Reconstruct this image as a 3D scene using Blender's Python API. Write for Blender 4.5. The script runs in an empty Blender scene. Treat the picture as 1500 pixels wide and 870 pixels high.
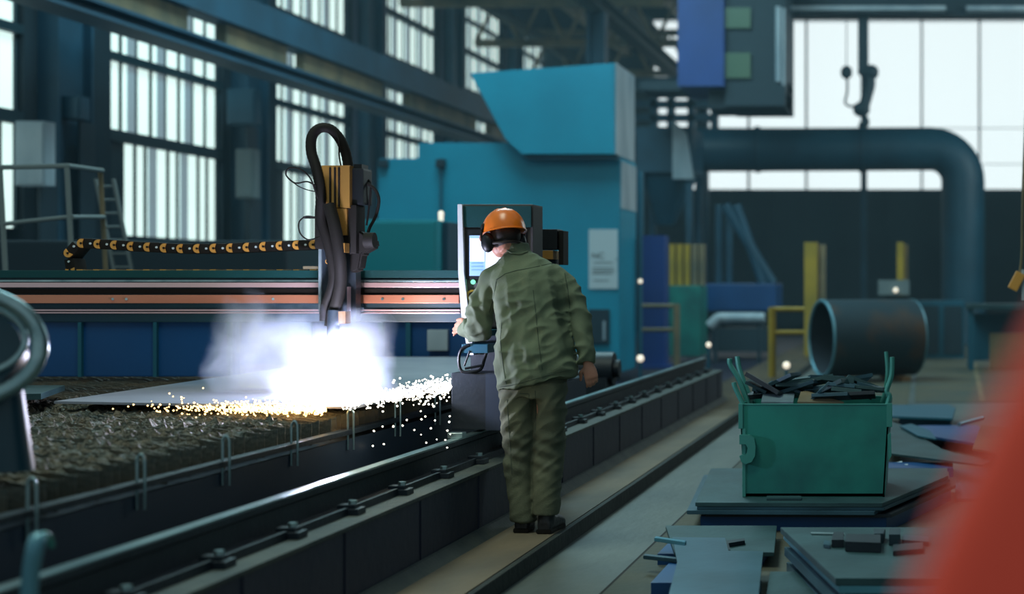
import bpy, bmesh, math, random
from mathutils import Vector, Matrix, noise
random.seed(7)
sc = bpy.context.scene
COL = sc.collection
F = 2200.0          # focal length in pixels
CH = 1.31           # eye height
VX, VY = 1355.0, 418.0   # where the aisle's lines meet

# ------------------------------------------------------------------ camera
cam = bpy.data.cameras.new('camera'); co = bpy.data.objects.new('camera', cam); COL.objects.link(co)
co.location = (0, 0, CH); co.rotation_euler = (math.pi/2, 0, 0)
cam.sensor_width = 36; cam.lens = 36*F/1500.0
cam.shift_x = (750-VX)/1500.0; cam.shift_y = (VY-435)/1500.0
cam.clip_start = 0.05; cam.clip_end = 300
cam.dof.use_dof = True; cam.dof.focus_distance = 8.15; cam.dof.aperture_fstop = 1.3
sc.camera = co

# ------------------------------------------------------------------ world, exposure
w = bpy.data.worlds.new('world'); sc.world = w; w.use_nodes = True
bg = w.node_tree.nodes['Background']
bg.inputs[0].default_value = (0.60, 0.84, 0.90, 1); bg.inputs[1].default_value = 0.34
sc.view_settings.view_transform = 'Standard'; sc.view_settings.look = 'None'
sc.view_settings.gamma = 1; sc.view_settings.use_curve_mapping = False
sc.view_settings.exposure = 0.0
sc.cycles.max_bounces = 6; sc.cycles.diffuse_bounces = 3; sc.cycles.glossy_bounces = 3
sc.cycles.transmission_bounces = 4; sc.cycles.volume_bounces = 1; sc.cycles.transparent_max_bounces = 6
sc.cycles.caustics_reflective = False; sc.cycles.caustics_refractive = False
sc.cycles.sample_clamp_indirect = 4
sc.cycles.use_denoising = True
sc.cycles.volume_step_rate = 1.0; sc.cycles.volume_max_steps = 128

def area(name, loc, size, power, color, rot=(0,0,0)):
    l = bpy.data.lights.new(name, 'AREA'); l.shape = 'RECTANGLE'; l.size, l.size_y = size
    l.energy = power; l.color = color
    o = bpy.data.objects.new(name, l); COL.objects.link(o); o.location = loc; o.rotation_euler = rot
    return o
# added overhead area lights for soft fill; the roof holds no skylights
area('skylight_aisle', (-4.2, 6.0, 9.6), (2.6, 5.0), 430, (0.86, 1.0, 0.80), (0, math.radians(-16), 0))
area('skylight_hall', (-6.5, 21.5, 10.6), (5.0, 9.0), 1300, (0.55, 0.92, 1.0))
area('window_light_right', (6.7, 27, 6.5), (4.0, 12.0), 420, (0.75, 0.95, 1.0), (0, math.radians(90), 0))  # added fill for surfaces facing right, no window known there
# the cutting arc
pl = bpy.data.lights.new('cutting_arc_light', 'POINT'); pl.energy = 88; pl.color = (0.72, 0.74, 1.0); pl.shadow_soft_size = 0.05
plo = bpy.data.objects.new('cutting_arc_light', pl); COL.objects.link(plo)

# ------------------------------------------------------------------ helpers
def P(px, py, Y): return Vector(((px-VX)*Y/F, Y, CH+(VY-py)*Y/F))
def XP(px, Y): return (px-VX)*Y/F
def ZP(py, Y): return CH+(VY-py)*Y/F
def lin(h):
    h = h.lstrip('#'); c = [int(h[i:i+2], 16)/255 for i in (0, 2, 4)]
    return tuple(v/12.92 if v <= .04045 else ((v+.055)/1.055)**2.4 for v in c)+(1,)

def mat(name, col, rough=.6, metal=0., col2=None, scale=3., bump=0., bscale=60., contrast=(.35,.65), stretch=None, spec=.5):
    m = bpy.data.materials.new(name); m.use_nodes = True; nt = m.node_tree; N = nt.nodes; L = nt.links
    b = N['Principled BSDF']; b.inputs['Roughness'].default_value = rough; b.inputs['Metallic'].default_value = metal
    b.inputs['Specular IOR Level'].default_value = spec
    c1 = lin(col)
    tc = N.new('ShaderNodeTexCoord'); src = tc.outputs['Object']
    if stretch:
        mp = N.new('ShaderNodeMapping'); mp.inputs['Scale'].default_value = stretch
        L.new(src, mp.inputs[0]); src = mp.outputs[0]
    if col2:
        n = N.new('ShaderNodeTexNoise'); n.inputs['Scale'].default_value = scale; n.inputs['Detail'].default_value = 6
        L.new(src, n.inputs['Vector'])
        r = N.new('ShaderNodeValToRGB'); r.color_ramp.elements[0].position = contrast[0]; r.color_ramp.elements[1].position = contrast[1]
        r.color_ramp.elements[0].color = c1; r.color_ramp.elements[1].color = lin(col2)
        L.new(n.outputs['Fac'], r.inputs[0]); L.new(r.outputs[0], b.inputs['Base Color'])
    else: b.inputs['Base Color'].default_value = c1
    if bump:
        n2 = N.new('ShaderNodeTexNoise'); n2.inputs['Scale'].default_value = bscale; n2.inputs['Detail'].default_value = 4
        L.new(src, n2.inputs['Vector'])
        bp = N.new('ShaderNodeBump'); bp.inputs['Strength'].default_value = bump; bp.inputs['Distance'].default_value = .02
        L.new(n2.outputs['Fac'], bp.inputs['Height']); L.new(bp.outputs[0], b.inputs['Normal'])
    return m
def emit(name, col, s):
    m = bpy.data.materials.new(name); m.use_nodes = True; nt = m.node_tree
    b = nt.nodes['Principled BSDF']; b.inputs['Base Color'].default_value = lin(col); b.inputs['Roughness'].default_value = .4
    b.inputs['Emission Color'].default_value = lin(col); b.inputs['Emission Strength'].default_value = s
    return m

M = dict(
 floor=mat('worn_grey_concrete', '#4b5556', .55, 0, '#646c68', 1.3, .25, 14, stretch=(1,.5,1)),
 slab=mat('brown_dusty_concrete', '#4f4a40', .7, 0, '#756752', 1.6, .3, 10, stretch=(1,.45,1)),
 pier=mat('mauve_grey_panel', '#77788a', .8, 0, '#63697a', 1),
 clad2=mat('scuffed_light_steel', '#7c93a0', .5, .1, '#667c88', 4),
 step=mat('dark_step_edge', '#1c2628', .8, 0, '#2a3230', 4, .3, 20),
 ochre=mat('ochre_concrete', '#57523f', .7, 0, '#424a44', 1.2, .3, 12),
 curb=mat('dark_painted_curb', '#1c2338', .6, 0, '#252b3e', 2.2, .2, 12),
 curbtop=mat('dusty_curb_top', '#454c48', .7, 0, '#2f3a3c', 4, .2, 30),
 wall=mat('dark_hall_wall', '#1b323e', .8, 0, '#152832', .8),
 wallback=mat('dark_gate_wall', '#223a42', .8, 0, '#1b2f38', .5),
 roof=mat('dark_roof_steel', '#2c3a3a', .8, 0, '#3a4038', .6),
 tan=mat('tan_dusty_steel', '#8a7a5c', .7, 0, '#5c5a4a', 1.5),
 frame=mat('dark_window_frame', '#1b3640', .6),
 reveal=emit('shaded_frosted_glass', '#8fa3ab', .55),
 glass=emit('bright_frosted_glass', '#d8f2ec', 1.1),
 glassback=emit('bright_hazy_glass', '#e6f5f8', 1.05),
 girder=mat('blue_grey_girder', '#1e5068', .6, 0, '#183f52', .8),
 duct=mat('dark_teal_duct', '#1a5268', .5, 0, '#143f52', .7),
 teal=mat('teal_machine_paint', '#149ab8', .5, 0, '#118ba8', .6),
 teal2=mat('teal_cabinet_paint', '#1b9fae', .5),
 tealdark=mat('dark_teal_paint', '#155a70', .5),
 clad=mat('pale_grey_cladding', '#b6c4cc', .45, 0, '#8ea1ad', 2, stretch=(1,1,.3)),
 crane=mat('blue_crane_paint', '#1b4690', .5, 0, '#173d7e', .8),
 cranedark=mat('dark_crane_steel', '#1b3440', .6),
 greenglass=mat('dull_green_glass', '#4c6c58', .25),
 black=mat('black_rubber', '#171412', .7, spec=.25),
 blackpl=mat('black_plastic', '#12161b', .45, spec=.35),
 steel=mat('bright_rail_steel', '#b9cfd2', .28, .9, '#7f9aa0', 6, stretch=(1,.2,1)),
 dsteel=mat('dark_oiled_steel', '#25303a', .5, .2, '#1b252f', 5, .1, 40),
 bsteel=mat('blue_grey_plate_steel', '#34586a', .42, .35, '#28444f', 2.5, .06, 20),
 bsteel2=mat('pale_blue_plate_steel', '#456a7c', .38, .35, '#385866', 2.5, .06, 20),
 gsteel=mat('grey_green_plate_steel', '#34565c', .5, .25, '#27444a', 3, .1, 20),
 edge=mat('bright_cut_edge', '#5f9fb4', .3, .5),
 salmon=mat('copper_pink_rail', '#d08a6e', .38, .35, '#c07860', 3, stretch=(.3,1,1)),
 pink=mat('pale_pink_rail', '#e0bcc0', .3, .5),
 beam=mat('dark_teal_beam', '#143646', .4, 0, '#19404e', 2),
 gold=mat('gold_anodised_block', '#c9974f', .35, .5, '#b07f42', 6, stretch=(1,1,.2)),
 orange=mat('chain_orange_plastic', '#d69a48', .45),
 sheet=mat('pale_sheet_steel', '#9a9daa', .34, .25, '#84889a', 2, .03, 8),
 slag=mat('brown_slag', '#655b4b', .55, .15, '#3c443f', 14, 1.0, 70),
 slat=mat('burnt_slat_steel', '#4a524f', .55, .3, '#665e50', 8, .3, 60),
 tableside=mat('dark_table_side', '#1f3144', .5, 0, '#28374a', 2),
 bluepanel=mat('dark_blue_panel', '#12508c', .4, 0, '#0f4377', .7),
 bin=mat('green_bin_paint', '#1f8278', .5, 0, '#1a5e5e', 2.4, .08, 12, contrast=(.4,.72)),
 binworn=mat('worn_green_edge', '#3f8d85', .45, .2),
 cloth=mat('olive_work_cloth', '#66715a', .88, 0, '#56624f', 5, .35, 260),
 cloth2=mat('khaki_trouser_cloth', '#5f634e', .9, 0, '#4c5243', 4, .35, 260),
 seam=mat('dark_seam', '#3a463a', .9),
 skin=mat('skin', '#c58f78', .5, 0, '#b87f6a', 12),
 hair=mat('dark_hair', '#1d1714', .7),
 hat=mat('orange_hard_hat', '#e8761f', .28, 0, '#cf6318', 9, contrast=(.45,.75)),
 boot=mat('dark_boot_leather', '#1e2024', .5, 0, '#2a2a2b', 8, .2, 60),
 grey=mat('grey_brown_console_panel', '#4c4a4c', .6, spec=.25),
 conside=mat('pale_console_side', '#d4d8de', .35),
 congreen=mat('dark_green_console_top', '#0f3f42', .6, spec=.25),
 yellow=mat('yellow_safety_paint', '#b3932f', .5, 0, '#96802f', 2),
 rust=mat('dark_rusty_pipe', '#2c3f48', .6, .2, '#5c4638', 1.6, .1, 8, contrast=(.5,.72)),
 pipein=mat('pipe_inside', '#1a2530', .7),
 pipelip=mat('pipe_cut_lip', '#5f93a4', .4, .3),
 red=mat('red_gloss_paint', '#ff5236', .6, 0, '#ff4a30', 2),
 white=mat('off_white_paper', '#c9d6dc', .6),
 ink=mat('grey_ink', '#3c474c', .7),
 greybox=mat('grey_box_paint', '#6f7d80', .6),
 wood=mat('brown_wood', '#8a6a48', .7, 0, '#6f5238', 4, stretch=(1,1,.2)),
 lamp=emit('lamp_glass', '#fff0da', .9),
 arc=emit('arc_core', '#eef0ff', 60),
 sparkw=emit('white_hot_spark', '#fff6e0', 7),
 sparko=emit('yellow_hot_spark', '#ffd28a', 4.5),
 scr0=emit('screen_background', '#8fb4ea', .6), scr1=emit('screen_window', '#e6eeff', .72), scr2=emit('screen_bar', '#6f97d6', .8),
 gled=emit('green_button_light', '#7fe8b4', .8),
)

ORG = {}
def setprops(o, label=None, cat=None, group=None, kind=None):
    if label: o['label'] = label
    if cat: o['category'] = cat
    if group: o['group'] = group
    if kind: o['kind'] = kind
    return o
def thing(name, label, cat, loc, group=None):
    o = bpy.data.objects.new(name, None); COL.objects.link(o); o.location = loc; o.empty_display_size = .1
    ORG[o] = Vector(loc); return setprops(o, label, cat, group)

class MB:
    def __init__(s): s.bm = bmesh.new()
    def box(s, x0, x1, y0, y1, z0, z1, bev=0., rz=0., m=None):
        bm = s.bm; vs = []
        c = Vector(((x0+x1)/2, (y0+y1)/2, (z0+z1)/2)); h = Vector(((x1-x0)/2, (y1-y0)/2, (z1-z0)/2))
        R = m if m else Matrix.Rotation(rz, 3, 'Z')
        for sx in (-1,1):
            for sy in (-1,1):
                for sz in (-1,1): vs.append(bm.verts.new(c+R@Vector((sx*h.x, sy*h.y, sz*h.z))))
        fs = []
        for q in ((0,1,3,2),(4,6,7,5),(0,4,5,1),(2,3,7,6),(0,2,6,4),(1,5,7,3)): fs.append(bm.faces.new([vs[i] for i in q]))
        if bev:
            es = {e for f in fs for e in f.edges}
            bmesh.ops.bevel(bm, geom=list(es), offset=bev, segments=2, affect='EDGES', profile=.7)
        return s
    def prism(s, pts, vec, bev=0.):      # pts: 3-D polygon, pushed along vec
        bm = s.bm; a = [bm.verts.new(p) for p in pts]; b = [bm.verts.new(Vector(p)+Vector(vec)) for p in pts]
        n = len(pts); fs = [bm.faces.new(a), bm.faces.new(b[::-1])]
        for i in range(n): fs.append(bm.faces.new((a[i], b[i], b[(i+1)%n], a[(i+1)%n])))
        bmesh.ops.recalc_face_normals(bm, faces=fs)
        if bev: bmesh.ops.bevel(bm, geom=list({e for f in fs for e in f.edges}), offset=bev, segments=2, affect='EDGES')
        return s
    def tube(s, pts, r, seg=12, cap=True, closed=False, sq=None):
        bm = s.bm; pts = [Vector(p) for p in pts]; n = len(pts)
        rr = r if isinstance(r, (list, tuple)) else [r]*n
        T = []
        for i in range(n):
            if closed: t = pts[(i+1)%n]-pts[i-1]
            else: t = pts[min(i+1,n-1)]-pts[max(i-1,0)]
            T.append(t.normalized())
        up = Vector((0,0,1)) if abs(T[0].z) < .9 else Vector((0,1,0))
        nrm = (up-T[0]*up.dot(T[0])).normalized(); rings = []
        for i in range(n):
            nrm = (nrm-T[i]*nrm.dot(T[i])).normalized(); bn = T[i].cross(nrm)
            rings.append([bm.verts.new(pts[i]+(nrm*math.cos(2*math.pi*k/seg)+bn*math.sin(2*math.pi*k/seg))*rr[i]) for k in range(seg)])
        for i in range(n if closed else n-1):
            a, b = rings[i], rings[(i+1)%n]
            for k in range(seg): bm.faces.new((a[k], a[(k+1)%seg], b[(k+1)%seg], b[k]))
        if cap and not closed:
            bm.faces.new(rings[0][::-1]); bm.faces.new(rings[-1])
        return s
    def loft(s, rings, seg=24, cap=True, e=2.0):   # rings: (centre, axis a, axis b)
        bm = s.bm; R = []
        for c, a, b in rings:
            c, a, b = Vector(c), Vector(a), Vector(b); row = []
            for k in range(seg):
                t = 2*math.pi*k/seg; ct, st = math.cos(t), math.sin(t)
                u = math.copysign(abs(ct)**(2/e), ct); v = math.copysign(abs(st)**(2/e), st)
                row.append(bm.verts.new(c+a*u+b*v))
            R.append(row)
        for i in range(len(R)-1):
            for k in range(seg): bm.faces.new((R[i][k], R[i][(k+1)%seg], R[i+1][(k+1)%seg], R[i+1][k]))
        if cap: bm.faces.new(R[0][::-1]); bm.faces.new(R[-1])
        return s
    def ball(s, c, r, sub=2, m=None):
        mm = Matrix.Translation(Vector(c)) @ (m.to_4x4() if m else Matrix.Identity(4))
        if isinstance(r, (int, float)): r = (r, r, r)
        mm = mm @ Matrix.Diagonal((*r, 1))
        bmesh.ops.create_icosphere(s.bm, subdivisions=sub, radius=1, matrix=mm); return s
    def cyl(s, p0, p1, r, seg=20): return s.tube([p0, p1], r, seg)
    def build(s, name, m, parent=None, smooth=False, label=None, origin=None, weld=False):
        bm = s.bm
        bmesh.ops.recalc_face_normals(bm, faces=bm.faces[:])
        me = bpy.data.meshes.new(name)
        vs = [v.co for v in bm.verts]
        lo = Vector([min(v[i] for v in vs) for i in range(3)]); hi = Vector([max(v[i] for v in vs) for i in range(3)])
        og = Vector(origin) if origin else ((lo+hi)/2 if parent else Vector(((lo.x+hi.x)/2, (lo.y+hi.y)/2, lo.z)))
        for v in bm.verts: v.co -= og
        if smooth:
            for f in bm.faces: f.smooth = True
        bm.to_mesh(me); bm.free(); me.materials.append(m)
        if smooth:
            try: me.set_sharp_from_angle(angle=math.radians(38))
            except Exception: pass
        o = bpy.data.objects.new(name, me); COL.objects.link(o); ORG[o] = og
        if parent: o.parent = parent; o.location = og-ORG[parent]
        else: o.location = og
        if label: o['label'] = label
        return o
def struct(o): o['kind'] = 'structure'; return o
def bx(*a, **k): return MB().box(*a, **k)
def copy_tree(o, parent=None):
    c = o.copy(); COL.objects.link(c); ORG[c] = ORG[o].copy()
    if parent: c.parent = parent
    for ch in [q for q in list(o.children)]: copy_tree(ch, c)
    return c
def smoothpath(pts, n=6):
    pts = [Vector(p) for p in pts]; out = []
    for i in range(len(pts)-1):
        p0 = pts[max(i-1,0)]; p1 = pts[i]; p2 = pts[i+1]; p3 = pts[min(i+2,len(pts)-1)]
        for k in range(n):
            t = k/n
            out.append(.5*((2*p1)+(p2-p0)*t+(2*p0-5*p1+4*p2-p3)*t*t+(3*p1-p0-3*p2+p3)*t**3))
    out.append(pts[-1]); return out
def lerp_list(v, n):      # stretch a list of radii to n values
    return [v[int(i*(len(v)-1)/(n-1))]*(1-((i*(len(v)-1)/(n-1))%1))+v[min(int(i*(len(v)-1)/(n-1))+1, len(v)-1)]*((i*(len(v)-1)/(n-1))%1) for i in range(n)]
def text_mesh(name, body, size, m, parent, loc, rot, label=None):
    cu = bpy.data.curves.new(name, 'FONT'); cu.body = body; cu.size = size; cu.extrude = .001; cu.align_x = 'CENTER'; cu.align_y = 'CENTER'
    t = bpy.data.objects.new(name, cu); COL.objects.link(t)
    dg = bpy.context.evaluated_depsgraph_get(); me = bpy.data.meshes.new_from_object(t.evaluated_get(dg))
    bpy.data.objects.remove(t); me.materials.clear(); me.materials.append(m)
    o = bpy.data.objects.new(name, me); COL.objects.link(o); o.parent = parent
    o.location = Vector(loc)-ORG[parent]; o.rotation_euler = rot; ORG[o] = Vector(loc)
    return o

# ================================================================== THE SETTING
LF = -0.09       # lower floor level
b = MB(); b.box(-1.956, 9, 1.0, 52, LF-.2, LF); struct(b.build('floor', M['floor']))
b = MB(); b.box(-1.462, -.2, 3.0, 30, LF, LF+.004); struct(b.build('floor_ochre_band', M['ochre']))
b = MB(); b.box(-1.478, -1.464, 1.0, 45, LF, LF+.002); struct(b.build('floor_joint', M['black']))
b = MB(); b.box(-1.9555, -1.925, 1, 40, LF, -.004, bev=.006); struct(b.build('floor_step_edge', M['step']))
b = MB(); b.prism([(-2.75,1,0),(-1.956,1,0),(-1.956,40,0),(-2.75,40,0)], (0,0,-.25)); struct(b.build('floor_slab', M['slab']))
b = MB(); b.box(-13, -2.75, 1, 52, -.45, -.25); struct(b.build('floor_pit', M['curb']))
# curb beside the cutting table
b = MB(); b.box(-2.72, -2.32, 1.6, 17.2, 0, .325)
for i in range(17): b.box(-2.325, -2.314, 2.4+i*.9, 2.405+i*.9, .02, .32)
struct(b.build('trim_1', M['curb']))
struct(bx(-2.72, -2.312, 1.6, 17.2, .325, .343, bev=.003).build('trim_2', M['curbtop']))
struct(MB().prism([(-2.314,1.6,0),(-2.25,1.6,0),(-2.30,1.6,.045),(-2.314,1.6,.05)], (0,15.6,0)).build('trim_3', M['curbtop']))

# left wall with its tall windows
WX = -12.6
wins = [(17.3+5.95*i, 21.0+5.95*i) for i in range(6)]
b = MB(); b.box(WX-.4, WX, 14, 52, -.25, 2.1); b.box(WX-.4, WX, 14, 52, 9.4, 11.2)
ys = [14]+[v for w_ in wins for v in w_]+[52]
for i in range(0, len(ys), 2): b.box(WX-.4, WX, ys[i], ys[i+1], 2.1, 9.4)
struct(b.build('wall_left', M['wall']))
wn = 0
for (y0, y1) in wins:
    wn += 1
    fr = MB(); rv = MB(); L = y1-y0
    tiers = [(2.1, 3.56), (3.74, 4.82), (4.95, 5.5), (5.62, 6.6), (6.75, 7.7), (7.85, 8.6), (8.7, 9.4)]
    for i in range(len(tiers)-1): fr.box(WX-.12, WX+.0, y0, y1, tiers[i][1], tiers[i+1][0])
    fr.box(WX-.12, WX-.08, y0, y0+.06, 2.1, 9.4); fr.box(WX-.12, WX-.08, y1-.06, y1, 2.1, 9.4)
    for k in range(4):
        a = y0+L*k/4
        if k: fr.box(WX-.12, WX-.09, a-.03, a+.03, 3.6, 9.4); rv.box(WX-.12, WX-.10, a-.25, a-.03, 3.6, 9.4)
        fr.box(WX-.12, WX-.09, a+L*.125-.03, a+L*.125+.03, 3.6, 9.4)
    for k in range(3):
        a = y0+.55+(L-.55)*k/3
        if k: rv.box(WX-.12, WX-.10, a-.26, a-.02, 2.1, 3.56)
        for q in (.28, .54): fr.box(WX-.12, WX-.09, a+L/3*q-.03, a+L/3*q+.03, 2.1, 3.56)
    fr.box(WX-.12, WX-.09, y0, y0+.55, 2.1, 3.56)
    f = struct(fr.build('window_%d' % wn, M['frame']))
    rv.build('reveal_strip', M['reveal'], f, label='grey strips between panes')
    bx(WX-.16, WX-.125, y0, y1, 2.1, 9.4).build('pane', M['glass'], f)

# back wall with its long band of glazing
BY = 50.0
b = MB(); b.box(-13, 9, BY, BY+.4, -.25, 4.5); b.box(-13, 9, BY, BY+.4, 10.15, 11.2); b.box(-13, XP(957,BY), BY, BY+.4, 4.5, 10.15)
struct(b.build('wall_back', M['wallback']))
wn += 1
fr = MB()
for k in range(2, 13):
    x = XP(1181+84.6*(k-4), BY); fr.box(x-.035, x+.035, BY-.0, BY+.1, 4.5, 10.15)
for z in (4.5, 5.35, 6.55, 10.1): fr.box(XP(957,BY), 9, BY+.06, BY+.08, z-.012, z+.012)
f = struct(fr.build('window_%d' % wn, M['frame'])); bx(XP(957,BY), 9, BY+.12, BY+.15, 4.5, 10.15).build('pane', M['glassback'], f)
struct(bx(-13, 9, 17, 52, 11.2, 11.4).build('ceiling', M['roof']))
# big dark gate and posts against the back wall
wn = 0
b = MB(); b.box(XP(1010,49), XP(1345,49), 49.6, 49.9, -.09, 4.3)
for k in range(7): x = XP(1010+56*k, 49); b.box(x-.06, x+.06, 49.5, 49.6, -.09, 4.3)
struct(b.build('door_1', M['wallback']))
struct(bx(7.0, 7.3, 3, 52, -.25, 11.2).build('wall_right', M['wall']))
# steel columns and roof beams
tn = 3
def trim(mb, m):
    global tn
    tn += 1; return struct(mb.build('trim_%d' % tn, M[m]))
def ibeam_y(mb, x, z0, z1, y0, y1, w_, t=.05):
    mb.box(x-w_/2, x+w_/2, y0, y1, z0, z0+t); mb.box(x-w_/2, x+w_/2, y0, y1, z1-t, z1); mb.box(x-t/2, x+t/2, y0, y1, z0+t, z1-t)
for (y0, y1) in zip([21.0+5.95*i for i in range(5)], [23.25+5.95*i for i in range(5)]):
    b = MB(); ym = (y0+y1)/2
    ym -= .35; b.box(WX, WX+.3, ym-.45, ym-.39, -.25, 9.5); b.box(WX, WX+.3, ym+.39, ym+.45, -.25, 9.5); b.box(WX+.12, WX+.18, ym-.39, ym+.39, -.25, 9.5)
    trim(b, 'girder')
gx = -10.8
b = MB(); ibeam_y(b, gx, 4.74, 4.96, 14, 50, .5); b.box(gx-.2, gx+.2, 14, 50, 5.33, 5.82); trim(b, 'girder')
b = MB()
gaps = [(21.9, 23.1), (25.3, 26.0), (29.8, 31.4), (36.0, 37.2), (40.5, 41.5)]
yy = 14
for g0, g1 in gaps+[(50, 50)]: b.box(gx-.1, gx+.05, yy, g0, 4.96, 5.33); yy = g1
trim(b, 'tan')
# inner runway girder on its columns
b = MB(); ibeam_y(b, -7.2, 7.3, 7.65, 20, 50, .35, .05); trim(b, 'roof')
for yc in (33.0, 48.5):
    b = MB(); b.box(-7.4, -7.32, yc-.2, yc+.2, LF, 7.3); b.box(-7.08, -7.0, yc-.2, yc+.2, LF, 7.3); b.box(-7.32, -7.08, yc-.03, yc+.03, LF, 7.3); trim(b, 'girder')
# roof trusses, seen high up between the two rows
for i, x in enumerate((-11.6, -9.9, -8.7, -7.6)):
    b = MB(); ibeam_y(b, x, 8.6+.35*i, 8.85+.35*i, 20, 50, .3, .05); trim(b, 'tan' if i % 2 else 'roof')
for yc in (30, 36, 42, 48):
    b = MB(); b.box(-12.6, -6.3, yc, yc+.2, 9.3, 9.5); b.box(-12.6, -6.3, yc, yc+.2, 8.0, 8.2)
    n_ = 5
    for k in range(n_):
        x0 = -12.6+6.3*k/n_; x1 = x0+6.3/n_
        b.tube([(x0, yc+.1, 8.1), ((x0+x1)/2, yc+.1, 9.4), (x1, yc+.1, 8.1)], .07, 6)
    trim(b, 'tan')
# tie beam between column rows at cab height
b = MB(); Yb = 40.0
for y_, h_ in ((122,9), (152,5), (172,5), (192,5)): b.box(XP(925,Yb), XP(1045 if y_ > 125 else 1150,Yb), Yb, Yb+.3, ZP(y_+h_,Yb), ZP(y_-h_,Yb))
for x_ in (957, 982, 1012, 1046): b.box(XP(x_-5,Yb), XP(x_+5,Yb), Yb, Yb+.3, ZP(200,Yb), ZP(118,Yb))
trim(b, 'girder')
# added unseen glowing panes in the right wall, to light right-facing surfaces
b = MB(); b.box(6.96, 7.0, 20, 20.1, 4.4, 8.6); b.box(6.96, 7.0, 33.9, 34, 4.4, 8.6); b.box(6.96, 7.0, 20, 34, 4.4, 4.5); b.box(6.96, 7.0, 20, 34, 8.5, 8.6)
f = struct(b.build('window_8', M['frame'])); bx(6.97, 6.99, 20.1, 33.9, 4.5, 8.5).build('pane', M['glass'], f)
# grey panels on the far piers
for i in range(2, 5):
    ya, yb = 21.0+5.95*i, 23.25+5.95*i
    b = MB(); b.box(WX+.02, WX+.05, ya+.1, yb-.1, 3.0, 9.0); trim(b, 'pier')

# ================================================================== BACKGROUND THINGS
# overhead bridge crane with its cab
t = thing('bridge_crane', 'blue overhead bridge crane with a hanging operator cab across the hall', 'crane', (0, 32, 7))
b = MB(); b.box(XP(1150,32), 5, 31.7, 32.3, 7.02, 8.1); b.build('bridge_girder', M['cranedark'], t)
b = MB(); b.box(XP(1150,32), XP(1385,32), 31.4, 31.7, ZP(22,32), ZP(16,32)); b.box(XP(1415,32), 5, 31.4, 31.7, ZP(22,32), ZP(16,32)); b.build('walkway_edge', M['clad'], t)
b = MB(); b.box(XP(995,30), XP(1062,30), 29.8, 32, ZP(128,30), 8); b.build('cab_body', M['crane'], t, label='bright blue cab side')
cb = bx(XP(1062,30), XP(1150,30), 30, 32, ZP(155,30), 8).build('cab_front', M['cranedark'], t)
for (x0, x1, y0, y1) in ((1062,1100,12,42), (1062,1100,78,115)): bx(XP(x0,30), XP(x1,30), 29.93, 29.97, ZP(y1,30), ZP(y0,30)).build('cab_window', M['greenglass'], cb)
b = MB(); b.box(XP(930,30), XP(1150,30), 30.5, 31.8, ZP(132,30.5), ZP(118,30.5)); b.box(XP(1035,30), XP(1150,30), 30.2, 31.6, ZP(157,30), ZP(130,30)); b.build('service_platform', M['cranedark'], t)
b = MB(); b.tube([P(1140,10,30), P(1140,120,30)], .06, 8); b.tube([P(1148,12,30), P(1148,125,30)], .03, 8); b.build('ladder_rail', M['clad'], t)
# hook block hanging from the crane
t = thing('crane_hook_block', 'dark crane hook block with a round weight hanging before the bright windows', 'hook', P(1263,165,31.9))
b = MB(); b.box(XP(1257,31.9), XP(1272,31.9), 31.8, 32.0, ZP(110,32), 7.1); b.build('hoist_cable', M['cranedark'], t)
b = MB(); b.ball(P(1276,106,31.9), .17, 2); b.tube(smoothpath([P(1262,100,31.9), P(1274,118,31.9), P(1270,140,31.9), P(1264,160,31.9)], 5), .12, 10); b.build('sheave', M['cranedark'], t, True)
b = MB(); b.ball(P(1262,160,31.9), (.19,.12,.17), 2); b.tube(smoothpath([P(1262,165,31.9), P(1270,176,31.9), P(1268,184,31.9), P(1258,182,31.9)], 5), .05, 8); b.build('hook', M['cranedark'], t, True)
t = thing('control_pendant', 'small round dark pendant on a thin wire left of the hook block', 'pendant', P(1240,150,31.9))
b = MB(); b.ball(P(1240,106,31.9), (.13,.1,.15), 2); b.build('housing', M['cranedark'], t, True)
b = MB(); b.tube(smoothpath([P(1241,112,31.9), P(1241,135,31.9), P(1238,150,31.9), P(1247,156,31.9), P(1258,152,31.9)], 5), .025, 8); b.tube([P(1240,100,31.9), P(1240,-40,31.9)], .012, 6); b.build('wire', M['cranedark'], t, True)
b = MB(); b.box(XP(1261,47), XP(1270,47), 46.9, 47.1, LF, 11.2); trim(b, 'girder')

# extraction duct
t = thing('extraction_duct', 'wide dark teal extraction duct with a rounded elbow below the windows', 'duct', (XP(1230,36), 36, 0))
R = .49
pts = [P(1010,220,36), P(1363,218,36)]
cx_, cz_ = XP(1363,36), ZP(218,36)
bend = [Vector((cx_+.78*math.sin(a), 36, cz_-.78+.78*math.cos(a))) for a in [math.pi/2*k/9 for k in range(1,10)]]
b = MB(); b.tube(pts+bend+[Vector((cx_+.78, 36, .8))], .52, 28); dd = b.build('duct_pipe', M['duct'], t, True)
for px in (1110, 1262): b = MB(); b.tube([P(px-3,219,36), P(px+3,219,36)], .56, 28); b.build('flange', M['duct'], t, True)
b = MB(); b.tube([(cx_+.78, 36, .8), (cx_+.78, 36, LF)], [.52, .75], 24); b.build('floor_collar', M['duct'], t, True)

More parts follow.
